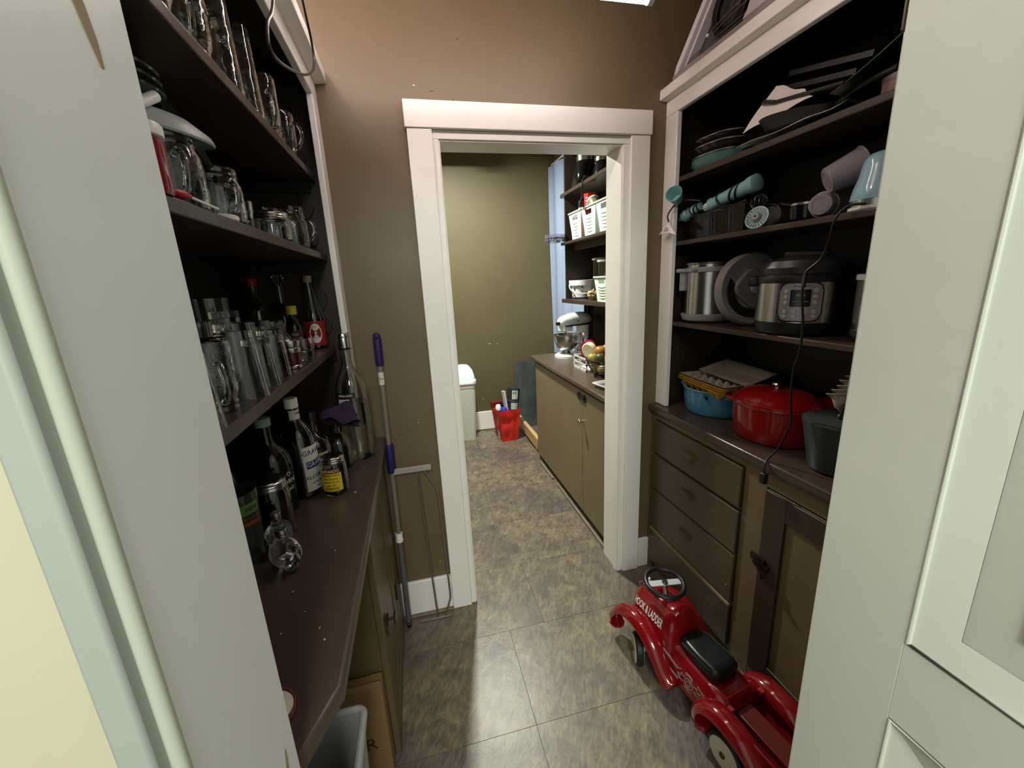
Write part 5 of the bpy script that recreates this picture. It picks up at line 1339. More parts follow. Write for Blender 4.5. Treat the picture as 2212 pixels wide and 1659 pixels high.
# fenders: swept section following a side curve
def fender(pts, w, name='fender', yc=0.0):
    """pts: side curve (x, z); section w wide, crowned"""
    pts = spline([(p[0], 0, p[1]) for p in pts], 6)
    n = len(pts); m = 9; vs = []; fs = []
    for i, p in enumerate(pts):
        t = (pts[min(i+1, n-1)] - pts[max(i-1, 0)]).normalized()
        nrm = Vector((-t.z, 0, t.x))
        if nrm.z < 0: nrm = -nrm
        k_ = i / (n - 1)
        ww = w * (0.80 + 0.20 * sin(PI * k_)) * (1 if k_ < 0.88 else max(0.35, math.sqrt(max(0, 1 - ((k_ - 0.88) / 0.13) ** 2))))
        for k in range(m):
            a = PI * k / (m - 1)
            off = nrm * (0.030 * sin(a) ** 0.8)
            vs.append((p.x + off.x, yc + ww/2 * cos(a), p.z + off.z))
    for i in range(n - 1):
        for k in range(m - 1):
            fs.append((i*m+k, i*m+k+1, (i+1)*m+k+1, (i+1)*m+k))
    fs.append(tuple(range(m))); fs.append(tuple(reversed(range((n-1)*m, n*m))))
    g = G().add(vs, fs)
    return obj(name, g, CARR, car, solid=0.004, ang=70)
FP = [(0.338, 0.060), (0.336, 0.092), (0.316, 0.128), (0.282, 0.165), (0.235, 0.184), (0.180, 0.182), (0.130, 0.158), (0.090, 0.118), (0.060, 0.082), (0.036, 0.062), (0.020, 0.056)]
RP = [(-0.108, 0.058), (-0.108, 0.100), (-0.125, 0.135), (-0.160, 0.156), (-0.205, 0.160), (-0.260, 0.148), (-0.310, 0.115), (-0.345, 0.072), (-0.362, 0.055)]
for s_ in (1, -1):
    fender(FP, 0.070, yc=s_*0.104)
    fender(RP, 0.070, yc=s_*0.104)
    # pin stripes and scroll emblem on the side
    y = s_*0.0905
    em = G()
    def ln(P, r=0.0011): em.tube([(p[0], y, p[1]) for p in P], r, 5)
    ln([(0.085, 0.168), (0.012, 0.150), (0.000, 0.160)]); ln([(0.085, 0.160), (0.016, 0.143)], 0.0008)
    ln([(0.070, 0.118), (0.010, 0.108)]); ln([(0.065, 0.112), (0.012, 0.102)], 0.0008)
    ln([(-0.150, 0.152), (-0.085, 0.150), (-0.072, 0.160)]); ln([(-0.150, 0.145), (-0.088, 0.143)], 0.0008)
    ln([(-0.150, 0.108), (-0.085, 0.104)])
    ln([(-0.035 + 0.017*cos(a), 0.130 + 0.019*sin(a)) for a in [2*PI*k/20 for k in range(21)]], 0.0013)
    ln([(-0.035 + 0.008*cos(a), 0.131 + 0.010*sin(a)) for a in [2*PI*k/14*0.8 for k in range(15)]], 0.0012)
    for sx in (1, -1):
        ln([(-0.035 + sx*0.020, 0.140), (-0.035 + sx*0.034, 0.146), (-0.035 + sx*0.036, 0.132), (-0.035 + sx*0.048, 0.134), (-0.035 + sx*0.046, 0.120), (-0.035 + sx*0.032, 0.116), (-0.035 + sx*0.022, 0.122)])
    ln([(-0.05, 0.154), (-0.035, 0.163), (-0.018, 0.154), (-0.022, 0.166), (-0.048, 0.166), (-0.05, 0.154)])
    ln([(-0.05, 0.106), (-0.035, 0.098), (-0.018, 0.106)])
    obj('scroll_emblem', em, mat('silver_print', (170, 150, 146), 0.4), car)
# lettering on both bonnet sides, laid on the curved sheet metal
HS = [(0.297, 0.056, 0.108, 0.248), (0.285, 0.070, 0.100, 0.268), (0.255, 0.077, 0.095, 0.278), (0.18, 0.081, 0.09, 0.285), (0.125, 0.084, 0.085, 0.290), (0.105, 0.086, 0.085, 0.296)]
def hood_at(x, a, off):
    for q0, q1 in zip(HS, HS[1:]):
        if q1[0] <= x <= q0[0] or q1 is HS[-1]:
            k = max(0, min(1, (q0[0] - x) / (q0[0] - q1[0])))
            w_, zb_, zt_ = [q0[i] + (q1[i] - q0[i]) * k for i in (1, 2, 3)]
            break
    return ((w_ + off) * abs(cos(a)) ** (2/2.6), zb_ + (zt_ - zb_ + off) * abs(sin(a)) ** (2/2.6))
for s_ in (1, -1):
    tx = text('lettering', 'HOOK & LADDER', 0.040, mat('white_lettering', (226, 214, 208), 0.5), car, Matrix.Identity(4), sx=0.50, ext=0.0, bold=0.0010)
    for v in tx.data.vertices:
        x_, y_, z_ = v.co
        yy, zz = hood_at(0.196 - s_ * x_ * 1.0, 0.66 + y_ / 0.125, 0.0016)
        v.co = Vector((0.196 - s_ * x_, s_ * yy, zz))
# wheels
for s_ in (1, -1):
    for x in (0.200, -0.205):
        cy = s_*0.108
        ST = Matrix.Rotation(-0.50 if x > 0 else 0.0, 4, 'Z')
        g = G(); g.M = Matrix.Translation((x, cy, 0.0605)) @ ST @ Matrix.Rotation(PI/2, 4, 'X')
        g.lathe([(0.030, -0.013), (0.052, -0.014), (0.0595, -0.009), (0.0605, 0), (0.0595, 0.009), (0.052, 0.014), (0.030, 0.013)], 36, closed=True)
        wh = obj('wheel', g, RUBBER, car)
        g = G(); g.M = Matrix.Translation((x, cy, 0.0605)) @ ST @ Matrix.Rotation(PI/2, 4, 'X')
        g.lathe([(0, -0.0165), (0.03, -0.017), (0.049, -0.0155), (0.051, -0.012), (0.051, 0.012), (0.049, 0.0155), (0.03, 0.017), (0, 0.0165)], 36)
        obj('wheel_disc', g, mat('cream_disc', (196, 192, 170), 0.4), wh)
        obj('hub_cap', G().ball(tuple(Vector((x, cy, 0.0605)) + ST @ Vector((0, s_*0.018, 0))), (0.010, 0.006, 0.010), 14, 8), mat('rusty_hub', (92, 62, 40), 0.4, metal=0.5), wh)
for x in (0.200, -0.205):
    obj('axle', G().tube([(x, -0.12, 0.0605), (x, 0.12, 0.0605)], 0.005, 8), STEEL, car)
# ------------------------------------------------------------------ white fan with wire guard on the right cornice
fan = thing('box_fan', 'white framed fan with black motor ring standing on top of the right cornice', 'fan', (1.115, 1.29, 2.1965), 0)
FW = mat('fan_white', (226, 220, 224), 0.3)
obj('bottom_rail', G().box((-0.040, -0.30, 0.014), (0.020, 0.345, 0.034)).box((-0.032, 0.345, 0.016), (0.000, 0.376, 0.026)), mat('fan_grey_white', (150, 143, 142), 0.35), fan, bevel=0.004)
obj('foot', G().box((-0.035, -0.16, 0), (0.16, -0.09, 0.018)).box((-0.035, 0.20, 0), (0.16, 0.25, 0.016)), FW, fan, bevel=0.003)
obj('side_frame', G().prism([(0.322, 0.034), (0.345, 0.034), (0.330, 0.062), (0.190, 0.200), (0.060, 0.400), (0.030, 0.400), (0.165, 0.195), (0.305, 0.055)], -0.036, 0.020, 'x'), FW, fan, bevel=0.003)
obj('inner_rail', G().prism([(0.290, 0.036), (0.300, 0.036), (0.150, 0.200), (0.020, 0.400), (0.010, 0.400), (0.136, 0.198)], -0.026, 0.010, 'x'), FW, fan, bevel=0.002)
obj('side_housing', G().prism([(-0.30, 0.034), (-0.010, 0.034), (-0.030, 0.052), (-0.046, 0.085), (-0.075, 0.16), (-0.11, 0.40), (-0.30, 0.40)], -0.045, 0.03, 'x'), mat('fan_lilac_white', (206, 196, 204), 0.35), fan, bevel=0.006)
obj('housing_rib', G().tube([(-0.046, -0.10, 0.05), (-0.046, -0.13, 0.20), (-0.046, -0.15, 0.38)], 0.006, 8), FW, fan)
obj('top_rail', G().box((-0.035, -0.30, 0.39), (0.025, 0.060, 0.41)), FW, fan, bevel=0.004)
obj('inner_panel', G().prism([(0.300, 0.034), (-0.04, 0.034), (-0.11, 0.40), (0.040, 0.40)], 0.012, 0.018, 'x'), mat('fan_grey_panel', (92, 92, 96), 0.35, metal=0.3), fan)
rg = G(); rg.M = Matrix.Translation((-0.006, 0.078, 0.120)) @ Matrix.Rotation(PI/2, 4, 'Y')
rg.lathe([(0.055, -0.016), (0.078, -0.016), (0.082, -0.010), (0.082, 0.016), (0.055, 0.016)], 40, closed=True)
obj('motor_ring', rg, BLACK, fan, bevel=0.002)
rg = G(); rg.M = Matrix.Translation((-0.004, 0.078, 0.120)) @ Matrix.Rotation(PI/2, 4, 'Y')
rg.lathe([(0, -0.018), (0.04, -0.015), (0.054, -0.006), (0.054, 0.016), (0, 0.016)], 34)
obj('motor_hub', rg, mat('fan_hub_grey', (62, 62, 66), 0.35, metal=0.4), fan)
for P in ([(-0.028, 0.165, 0.085), (-0.030, 0.05, 0.100), (-0.028, -0.02, 0.105)], [(-0.028, 0.160, 0.072), (-0.030, 0.06, 0.085), (-0.028, -0.02, 0.088)], [(-0.028, 0.06, 0.108), (-0.028, -0.06, 0.25)],
          [(-0.028, 0.27, 0.046), (-0.028, -0.02, 0.046)], [(-0.028, 0.26, 0.054), (-0.028, -0.02, 0.058)], [(-0.028, 0.29, 0.039), (-0.028, -0.02, 0.039)]):
    obj('guard_wire', G().tube(P, 0.0016, 6), CHROME, fan)
obj('switch_tab', G().ball((-0.032, 0.160, 0.080), (0.005, 0.008, 0.005), 10, 6), mat('glossy_white', (250, 246, 240), 0.2), fan)

# ------------------------------------------------------------------ far store room
# curtain on the right wall
def cur(u, v):
    y = 3.23 + 0.76*u; z = 0.75 + 1.75*v
    return (1.372 + 0.014*sin(u*22 + 0.8*v) + 0.010*sin(u*9 + 3*v) - 0.03*(1-v)*max(0, sin(u*PI))*0.5, y, z)
o = obj('curtain', G().grid(70, 24, cur), mat('pale_blue_curtain', (150, 164, 194), 0.8, trans=0.0, var=0.03, vscale=6, bump=0.15, bscale=60, emit=0), solid=0.002, ang=60)
tag(o, 'pale blue window curtain hanging on the far right wall beyond the shelves', 'curtain')
obj('curtain_rod', G().tube([(1.39, 3.20, 2.52), (1.39, 3.99, 2.52)], 0.008, 10), WPL, o)
struct('window_1', G().box((1.406, 3.32, 0.95), (1.42, 3.90, 2.35)), mat('night_window', (170, 190, 220), 0.3))
# swing top bin
t = thing('swing_bin', 'white swing top bin in the far room just inside the doorway', 'bin', (0.390, 3.86, 0))
BW = mat('bin_white', (206, 210, 200), 0.4)
def rb(w, d, z, r=0.04): return [(x, y, z) for x, y in rrect(w, d, r, 5)]
def stack(rings):
    n = len(rings[0]); vs = [p for r in rings for p in r]; fs = []
    for i in range(len(rings)-1):
        for k in range(n): fs.append((i*n+k, i*n+(k+1)%n, (i+1)*n+(k+1)%n, (i+1)*n+k))
    fs.append(tuple(reversed(range(n)))); fs.append(tuple((len(rings)-1)*n+k for k in range(n)))
    return G().add(vs, fs)
obj('body', stack([rb(.17, .19, 0), rb(.20, .22, .30), rb(.215, .235, .56)]), BW, t, ang=50)
obj('liner', stack([rb(.219, .239, .525), rb(.222, .242, .565)]), mat('bin_liner', (216, 196, 190), 0.5), t, ang=50)
obj('lid', stack([rb(.235, .255, .565), rb(.238, .258, .592), rb(.222, .242, .600)]), mat('lid_white', (232, 244, 244), 0.35), t, ang=50)
dome = stack([rb(.218, .238, .600), rb(.210, .228, .64), rb(.180, .19, .69), rb(.12, .12, .725), rb(.05, .05, .735, .02)])
obj('swing_dome', dome, mat('lid_white', (0, 0, 0)), t, ang=60)
obj('flap_line', G().tube(spline([(0.085, -0.075, .665), (0.108, -0.05, .625), (0.108, 0.0, .61)], 5), 0.0018, 6), GREYP, t)
# red paper bag
rb_ = thing('paper_bag', 'bright red paper bag of bottles and rolls in the far corner by the metal sheet', 'bag', (0.765, 3.70, 0), 0.12)
REDB = mat('red_paper', (206, 40, 26), 0.6, bump=0.25, bscale=14)
g = G().add(frus(0.150, 0.20, 0.215, 0.25, 0, 0.315), [(0,3,2,1),(0,1,5,4),(1,2,6,5),(2,3,7,6),(3,0,4,7)])
def face(c0, c1, c2, c3, amp, seed):
    c = [Vector(p) for p in (c0, c1, c2, c3)]
    def fn(u, v):
        p = (c[0]*(1-u)+c[1]*u)*(1-v) + (c[3]*(1-u)+c[2]*u)*v
        n_ = (c[1]-c[0]).cross(c[3]-c[0]).normalized()
        k = noise.noise(Vector((u*4+seed, v*4, seed))) * amp * min(1, 6*u) * min(1, 6*(1-u)) * min(1, 6*v)
        return tuple(p + n_ * k)
    return fn
f_ = frus(0.150, 0.20, 0.215, 0.25, 0, 0.315)
g = G()
for a, b, c, d, sd in ((0,1,5,4,1), (1,2,6,5,2), (2,3,7,6,3), (3,0,4,7,4)): g.grid(12, 14, face(f_[a], f_[b], f_[c], f_[d], 0.016, sd))
g.add([f_[0], f_[1], f_[2], f_[3]], [(0, 3, 2, 1)])
obj('bag_body', g, REDB, rb_, solid=0.0012)
obj('red_box_edge', G().box((-0.115, 0.07, 0.30), (0.02, 0.12, 0.355)), mat('maroon_box', (110, 26, 26), 0.4), rb_, bevel=0.002)
bl_ = [('plastic_bottle', 'blue capped bottle poking from the red bag', (-0.03, -0.06), mat('royal_blue', (60, 60, 180), 0.3), 0.034, 0.325),
       ('plastic_bottle', 'white capped bottle at the left of the red bag', (-0.075, -0.02), WPL, 0.028, 0.345),
       ('plastic_bottle', 'black bottle in the middle of the red bag', (-0.02, 0.02), BLACK, 0.026, 0.36)]
for n_, lab, (x, y), m_, r_, h_ in bl_:
    t = thing(n_, lab, 'bottle', (0.765 + x, 3.70 + y, 0.004))
    obj('body', G().lathe([(0, 0), (r_*0.7, 0), (r_*0.7, h_*0.82), (r_*0.8, h_*0.86)], 18), GREYP, t)
    obj('cap', G().lathe([(r_, h_*0.86), (r_, h_*0.94), (r_*0.7, h_), (0, h_ + 0.004)], 18), m_, t)
t = thing('shoe', 'black and grey strapped sneaker like roll standing in the red bag', 'roll', (0.822, 3.675, 0.20), 0, rot=(-0.05, 0.10, -0.1))
NV = mat('dark_navy_fabric', (36, 44, 52), 0.6)
obj('roll', G().tube([(0, 0, 0), (0.0, 0, 0.30)], [0.050, 0.060], 20), NV, t)
obj('label_panel', G().lathe([(0.0585, 0.20), (0.061, 0.285)], 12, arc=(-PI*0.62, -PI*0.30)), mat('pale_print', (190, 196, 188), 0.6), t)
obj('label_panel', G().lathe([(0.055, 0.10), (0.058, 0.165)], 12, arc=(-PI*0.65, -PI*0.25)), mat('pale_print', (0, 0, 0)), t)
obj('strap', G().lathe([(0.0595, 0.172), (0.061, 0.172), (0.062, 0.192), (0.060, 0.192)], 20, closed=True), mat('grey_strap', (62, 68, 74), 0.6), t)
text('lettering', 'A7', 0.03, INK, t, T(0.0, 0, 0.262), wrap=0.0625)
t['label'] = 'dark fabric roll with pale printed panels and a grey strap in the red bag'; t.name = 'fabric_roll'
t = thing('magazine_roll', 'grey white rolled magazine leaning in the red bag', 'magazine', (0.775, 3.665, 0.18), 0, rot=(0.05, -0.12, 0))
obj('roll', G().tube([(0, 0, 0), (0, 0, 0.31)], 0.016, 14), mat('grey_paper', (170, 168, 164), 0.6), t)
obj('cover_edge', G().tube([(0.012, -0.010, 0.02), (0.012, -0.010, 0.305)], 0.008, 10), PAPER, t)
o = obj('wire_hanger', G().tube(spline([(0, 0, 0), (0.01, 0, 0.10), (0.02, 0, 0.20), (0.005, 0, 0.24)], 5), 0.004, 8), CHROME)
tag(o, 'thin bright metal tool standing in the red bag beside the fabric roll', 'tool', loc=(0.855, 3.64, 0.26))
# metal sheet and wooden rail by the cabinet end
o = obj('metal_sheet', G().box((0, -0.003, 0), (0.44, 0.003, 0.695)), mat('galvanised_sheet', (132, 146, 146), 0.35, metal=0.75, rgb2=(104, 110, 112), vscale=7))
tag(o, 'mottled grey metal sheet leaning on the back wall at the end of the far cabinet', 'sheet', loc=(0.928, 3.925, 0.0), rot=(-0.05, 0, 0))
o = obj('wooden_board', G().box((0, 0, 0), (0.035, 0.72, 0.10)), mat('raw_pine', (196, 164, 112), 0.6, var=0.12, vscale=3, stretch=(8, 1, 8)), bevel=0.002)
tag(o, 'raw pine board lying on edge below the metal sheet', 'board', loc=(0.935, 3.225, 0.034))
for dy in (0.02, 0.62):
    o = obj('wooden_block', G().box((0, 0, 0), (0.03, 0.06, 0.0335)), mat('dark_pine', (140, 116, 80), 0.7), bevel=0.001)
    tag(o, 'small wooden block under the near end of the pine board' if dy < 0.1 else 'small wooden block under the far end of the pine board', 'block', loc=(0.938, 3.23 + dy, 0.0))

# stand mixer
SX = (1.215, 3.03, 0.8902)
t = thing('stand_mixer', 'white stand mixer with steel bowl on the far worktop before the curtain', 'mixer', SX, -PI/2 + 0.05)
# local: -x is the head direction after rotation handled below
MW = mat('mixer_white', (226, 230, 226), 0.2, coat=0.5)
t.rotation_euler = (0, 0, 0.42); t.scale = (0.94, 0.94, 0.94)
g = stack([[(x - 0.02, y, 0.0) for x, y in rrect(0.34, 0.20, 0.09, 6)], [(x - 0.02, y, 0.018) for x, y in rrect(0.34, 0.20, 0.09, 6)], [(x - 0.02, y, 0.030) for x, y in rrect(0.30, 0.17, 0.075, 6)]])
obj('base', g, MW, t, ang=50)
g = stack([[(x + 0.09, y, 0.028) for x, y in rrect(0.11, 0.13, 0.045, 5)], [(x + 0.10, y, 0.12) for x, y in rrect(0.085, 0.10, 0.04, 5)], [(x + 0.10, y, 0.25) for x, y in rrect(0.10, 0.11, 0.045, 5)]])
obj('column', g, MW, t, ang=50)
def ell(x, w, h, zc): return (x, [(w*cos(a), zc + h*sin(a)) for a in [2*PI*k/20 for k in range(20)]])
obj('motor_head', loft([ell(-0.175, 0.012, 0.014, 0.292), ell(-0.168, 0.032, 0.034, 0.293), ell(-0.14, 0.046, 0.044, 0.297), ell(-0.06, 0.056, 0.054, 0.302), ell(0.04, 0.062, 0.060, 0.304), ell(0.13, 0.058, 0.055, 0.300), ell(0.175, 0.040, 0.038, 0.298), ell(0.188, 0.012, 0.014, 0.297)]), MW, t, ang=60)
obj('black_trim_band', G().tube(spline([(-0.150, -0.050, 0.262), (-0.05, -0.060, 0.262), (0.06, -0.064, 0.262), (0.15, -0.055, 0.266)], 5), 0.006, 8), BLACK, t)
obj('hub_knob', G().tube([(-0.172, 0, 0.285), (-0.200, 0, 0.283)], 0.014, 14), BLACK, t)
obj('lock_knob', G().ball((-0.02, -0.064, 0.295), 0.007, 10, 6), BLACK, t)
obj('chin', G().box((-0.155, -0.04, 0.215), (-0.055, 0.04, 0.262)), MW, t, bevel=0.008)
obj('beater_shaft', G().tube([(-0.105, 0, 0.22), (-0.105, 0, 0.15)], 0.012, 12), CHROME, t)
g = G().lathe([(0, 0.035), (0.03, 0.035), (0.042, 0.030), (0.044, 0.036), (0.032, 0.046), (0.050, 0.058), (0.078, 0.090), (0.094, 0.135), (0.100, 0.185), (0.104, 0.187), (0.098, 0.189), (0.091, 0.135), (0.075, 0.092), (0.045, 0.062), (0, 0.052)], 40, M=Matrix.Translation((-0.100, 0, 0)))
obj('bowl', g, CHROME, t)
# clear plastic bag, heart shaped package and small crate with bread
def crumple(c, r, m, name, label, cat, seed, sq=(1, 1, 1), amp=0.35, **kw):
    g = G(); N, R_ = 22, 14; vs = []; fs = []
    for i in range(R_ + 1):
        for k in range(N):
            th = PI*i/R_; a = 2*PI*k/N
            d = Vector((sin(th)*cos(a), sin(th)*sin(a), cos(th)))
            q = 1 + amp*noise.noise(d*2.2 + Vector((seed, 0, 0))) + amp*0.5*noise.noise(d*5 + Vector((0, seed, 0)))
            vs.append((d.x*r*q*sq[0], d.y*r*q*sq[1], d.z*r*q*sq[2]))
    for i in range(R_):
        for k in range(N):
            fs.append((i*N+k, (i+1)*N+k, (i+1)*N+(k+1)%N, i*N+(k+1)%N))
    g.add(vs, fs)
    zmin = min(v[2] for v in g.v)
    g.v = [(x, y, z - zmin) for x, y, z in g.v]
    o = obj(name, g, m, ang=30, **kw)
    return tag(o, label, cat, loc=c)
crumple((1.115, 2.685, 0.962), 0.062, mat('crinkled_clear_film', (240, 240, 245), 0.03, trans=0.97, ior=1.22), 'plastic_bag', 'crinkled clear plastic bag slumped in the white crate before the mixer bowl', 'bag', 3, (0.8, 1, 1.15))
t = thing('small_crate', 'small white slotted plastic crate on the far worktop between mixer and fruit', 'crate', (1.110, 2.52, 0.8902), 0.0)
CR = mat('crate_white', (214, 210, 208), 0.4)
w, d, h = 0.13, 0.22, 0.088
g = G()
for z0, z1 in ((0, 0.012), (0.040, 0.050), (0.076, 0.088)):
    g.box((-w/2, -d/2, z0), (w/2, -d/2+.004, z1)).box((-w/2, d/2-.004, z0), (w/2, d/2, z1)).box((-w/2, -d/2, z0), (-w/2+.004, d/2, z1)).box((w/2-.004, -d/2, z0), (w/2, d/2, z1))
for x, y in ((-w/2, -d/2), (w/2-.008, -d/2), (-w/2, d/2-.008), (w/2-.008, d/2-.008), (-w/2, -0.004)): g.box((x, y, 0), (x+.008, y+.008, h))
obj('slatted_sides', g, CR, t)
obj('tray', G().box((-w/2+.001, -d/2+.001, 0.001), (w/2-.001, d/2-.001, 0.004)), CR, t)
t = thing('wrapped_loaf', 'round pale cake in magenta wrapping standing in the small white crate', 'cake', (1.125, 2.49, 0.955), 0, rot=(0, 0, 0.5))
g = G(); g.M = Matrix.Rotation(PI/2 - 0.15, 4, 'Y') @ Matrix.Rotation(0.3, 4, 'X')
g.lathe([(0, -0.03), (0.06, -0.028), (0.066, 0.0), (0.062, 0.024), (0, 0.026)], 30)
o2 = obj('magenta_wrap', g, mat('magenta_wrap', (140, 20, 60), 0.3), t); o2.location = (0.0, 0.03, 0.065)
g = G(); g.M = Matrix.Rotation(-PI/2 - 0.15, 4, 'Y')
g.lathe([(0, 0.028), (0.045, 0.03), (0.052, 0.024), (0.054, 0.0), (0, 0.0)], 30)
o2 = obj('pale_face', g, mat('pale_cream', (226, 220, 178), 0.6), t); o2.location = (-0.028, -0.005, 0.070)
# wire fruit basket
fb = thing('fruit_basket', 'black wire basket of fruit on the far worktop beside the door jamb', 'basket', (1.120, 2.28, 0.8902))
WI = mat('black_wire', (22, 20, 18), 0.35, metal=0.6)
for r_, z_, tk in ((0.070, 0.005, 0.0035), (0.095, 0.040, 0.0018), (0.112, 0.075, 0.0018), (0.122, 0.108, 0.0035)):
    obj('wire_ring', G().tube([(r_*cos(2*PI*k/40), r_*sin(2*PI*k/40), z_) for k in range(40)], tk, 6, closed=True), WI, fb)
for k in range(12):
    a = 2*PI*k/12
    obj('wire_rib', G().tube([(r_*cos(a), r_*sin(a), z_) for r_, z_ in ((0.070, 0.005), (0.086, 0.022), (0.095, 0.040), (0.112, 0.075), (0.122, 0.108))], 0.0016, 6), WI, fb)
obj('base_wires', G().box((-0.07, -0.002, 0.003), (0.07, 0.002, 0.006)).box((-0.002, -0.07, 0.003), (0.002, 0.07, 0.006)), WI, fb)
def fruit(name, label, cat, x, y, z, r, col, grp=None, sq=(1, 1, 0.92), tilt=0.0, col2=None):
    g = G(); N, R_ = 18, 12; vs = []; fs = []
    for i in range(R_ + 1):
        for k in range(N):
            th = PI*i/R_; a = 2*PI*k/N
            q = 1 - 0.18*math.exp(-(th/0.35)**2) - 0.1*math.exp(-((PI-th)/0.3)**2)
            vs.append((r*q*sq[0]*sin(th)*cos(a), r*q*sq[1]*sin(th)*sin(a), r*q*sq[2]*cos(th)))
    for i in range(R_):
        for k in range(N): fs.append((i*N+k, (i+1)*N+k, (i+1)*N+(k+1)%N, i*N+(k+1)%N))
    g.add(vs, fs)
    t = thing(name, label, cat, (x, y, z), 0, grp, rot=(tilt, tilt*0.5, 0))
    obj('flesh', g, mat(name + '_skin_%d_%d' % (col[0], col[1]), col, 0.35, rgb2=col2 or tuple(int(c*0.85) for c in col), vscale=14), t, ang=60)
    obj('stem', G().tube([(0, 0, r*sq[2]*0.80), (0.002, 0.001, r*sq[2]*1.12)], 0.0014, 6), mat('fruit_stem', (70, 56, 34), 0.7), t)
    return t
bx, by, bz = 1.120, 2.28, 0.8902
for args in (('potato', 'yellow brown potato low at the front left of the wire basket', 'potato', bx-0.055, by+0.03, bz+0.052, 0.036, (140, 128, 78)),
             ('potato', 'yellow brown potato low at the near side of the wire basket', 'potato', bx-0.040, by-0.045, bz+0.050, 0.036, (140, 128, 78)),
             ('potato', 'yellow brown potato at the right bottom of the wire basket', 'potato', bx+0.035, by-0.030, bz+0.052, 0.036, (140, 128, 78)),
             ('potato', 'yellow brown potato at the back bottom of the wire basket', 'potato', bx+0.030, by+0.045, bz+0.052, 0.036, (140, 128, 78)),
             ('lemon', 'yellow lemon on the left of the heaped wire basket', 'lemon', bx-0.072, by+0.040, bz+0.112, 0.030, (188, 176, 92)),
             ('green_pear', 'green pear in the middle of the heaped wire basket', 'pear', bx-0.045, by-0.012, bz+0.118, 0.032, (84, 94, 54)),
             ('red_apple', 'red apple on the right of the heaped wire basket', 'apple', bx-0.010, by-0.070, bz+0.120, 0.034, (164, 66, 48), ),
             ('orange_gourd', 'orange gourd on top at the back of the wire basket', 'gourd', bx-0.005, by+0.065, bz+0.140, 0.044, (176, 122, 52)),
             ('orange_gourd', 'small orange gourd on the very top of the fruit', 'gourd', bx+0.005, by+0.000, bz+0.168, 0.032, (168, 112, 52))):
    fruit(*args)
# foil tray at the jamb
t = thing('food_tray', 'clear and white food tray at the near edge of the far worktop', 'tray', (1.035, 1.985, 0.8902), 0.2)
g = G().add(frus(0.13, 0.16, 0.17, 0.20, 0, 0.022), [(0,3,2,1),(0,1,5,4),(1,2,6,5),(2,3,7,6),(3,0,4,7)])
obj('tray_body', g, WPL, t, solid=0.002)
obj('lip', G().tube([(x, y, 0.022) for x, y in rrect(0.178, 0.208, 0.02, 4)], 0.003, 6, closed=True), WPL, t)
obj('dark_contents', G().box((-0.065, -0.08, 0.004), (0.065, 0.08, 0.016)), mat('grey_contents', (96, 98, 104), 0.4), t, bevel=0.004)
# middle shelf: bucket, canisters, basket, pasta bag
zb = 1.3302
t = thing('party_bucket', 'white bucket with dark speckled print and a white handle on the lower far shelf', 'bucket', (1.285, 3.010, zb), face_cam(1.285, 3.0)); t.scale = (1.14, 1.14, 1.05)
obj('body', G().lathe([(0, 0), (0.072, 0), (0.088, 0.125), (0.094, 0.127), (0.094, 0.134), (0.086, 0.134), (0.070, 0.004), (0, 0.004)], 40, sx=1.0), mat('bucket_white', (214, 212, 214), 0.4), t)
obj('rim_band', G().lathe([(0.0945, 0.098), (0.0965, 0.134)], 40), WPL, t)
DK = mat('print_black', (46, 44, 48), 0.5)
rnd = random.Random(5)
g = G()
for k in range(46):
    a = rnd.uniform(0, 2*PI); z = rnd.uniform(0.022, 0.090); s_ = rnd.uniform(0.004, 0.009)
    R_ = 0.0728 + 0.016*z/0.125 + 0.0012
    g.add([((R_)*cos(a + s_*cx/R_), (R_)*sin(a + s_*cx/R_), z + s_*cz) for cx, cz in ((-.8, -.5), (0.2, -1), (1, -.2), (.5, .9), (-.6, .8))], [(0, 1, 2, 3, 4)])
g.lathe([(0.0742, 0.002), (0.0755, 0.014)], 40)
obj('speckled_print', g, DK, t)
obj('handle', G().tube(spline([(-0.095, -0.01, 0.10), (-0.075, -0.075, 0.062), (0, -0.105, 0.040), (0.06, -0.085, 0.062), (0.095, -0.01, 0.115)], 6), 0.0035, 8), WPL, t)
for lab, x, y, h in (('tall clear glass canister with pale lid behind the bucket', 1.345, 2.84, 0.275), ('clear glass canister with pale lid nearer the jamb on the lower far shelf', 1.320, 2.70, 0.255)):
    t = thing('glass_canister', lab, 'canister', (x, y, zb), 0, 'glass canisters on the lower far shelf')
    vessel('body', [(0.052, 0), (0.054, 0.004), (0.054, h)], GLASS, t, 0.003, 0.005)
    obj('contents', G().lathe(disc(0.0505, 0.0055, 0.07)), mat('tan_grain', (150, 124, 84), 0.7, var=0.3, vscale=80), t)
    obj('lid', G().lathe([(0, h), (0.058, h), (0.060, h+.003), (0.060, h+.014), (0, h+.016)], 30), mat('lid_pale', (196, 200, 196), 0.4), t)
t = thing('food_box', 'low clear container with pale lid behind the right hand white basket', 'container', (1.368, 2.53, zb))
obj('body', G().box((-0.03, -0.06, 0), (0.03, 0.06, 0.125)), CLEARP, t, bevel=0.006)
obj('lid', G().box((-0.033, -0.065, 0.125), (0.033, 0.065, 0.152)), mat('lid_pale', (0, 0, 0)), t, bevel=0.005)
crumple((1.235, 2.73, zb), 0.034, mat('pasta_bag', (170, 150, 110), 0.3, var=0.3, vscale=30), 'pasta_bag', 'small bag of dry pasta between bucket and white basket', 'bag', 8, (1, 1, 1.0))
WB = mat('basket_white', (222, 232, 218), 0.4)
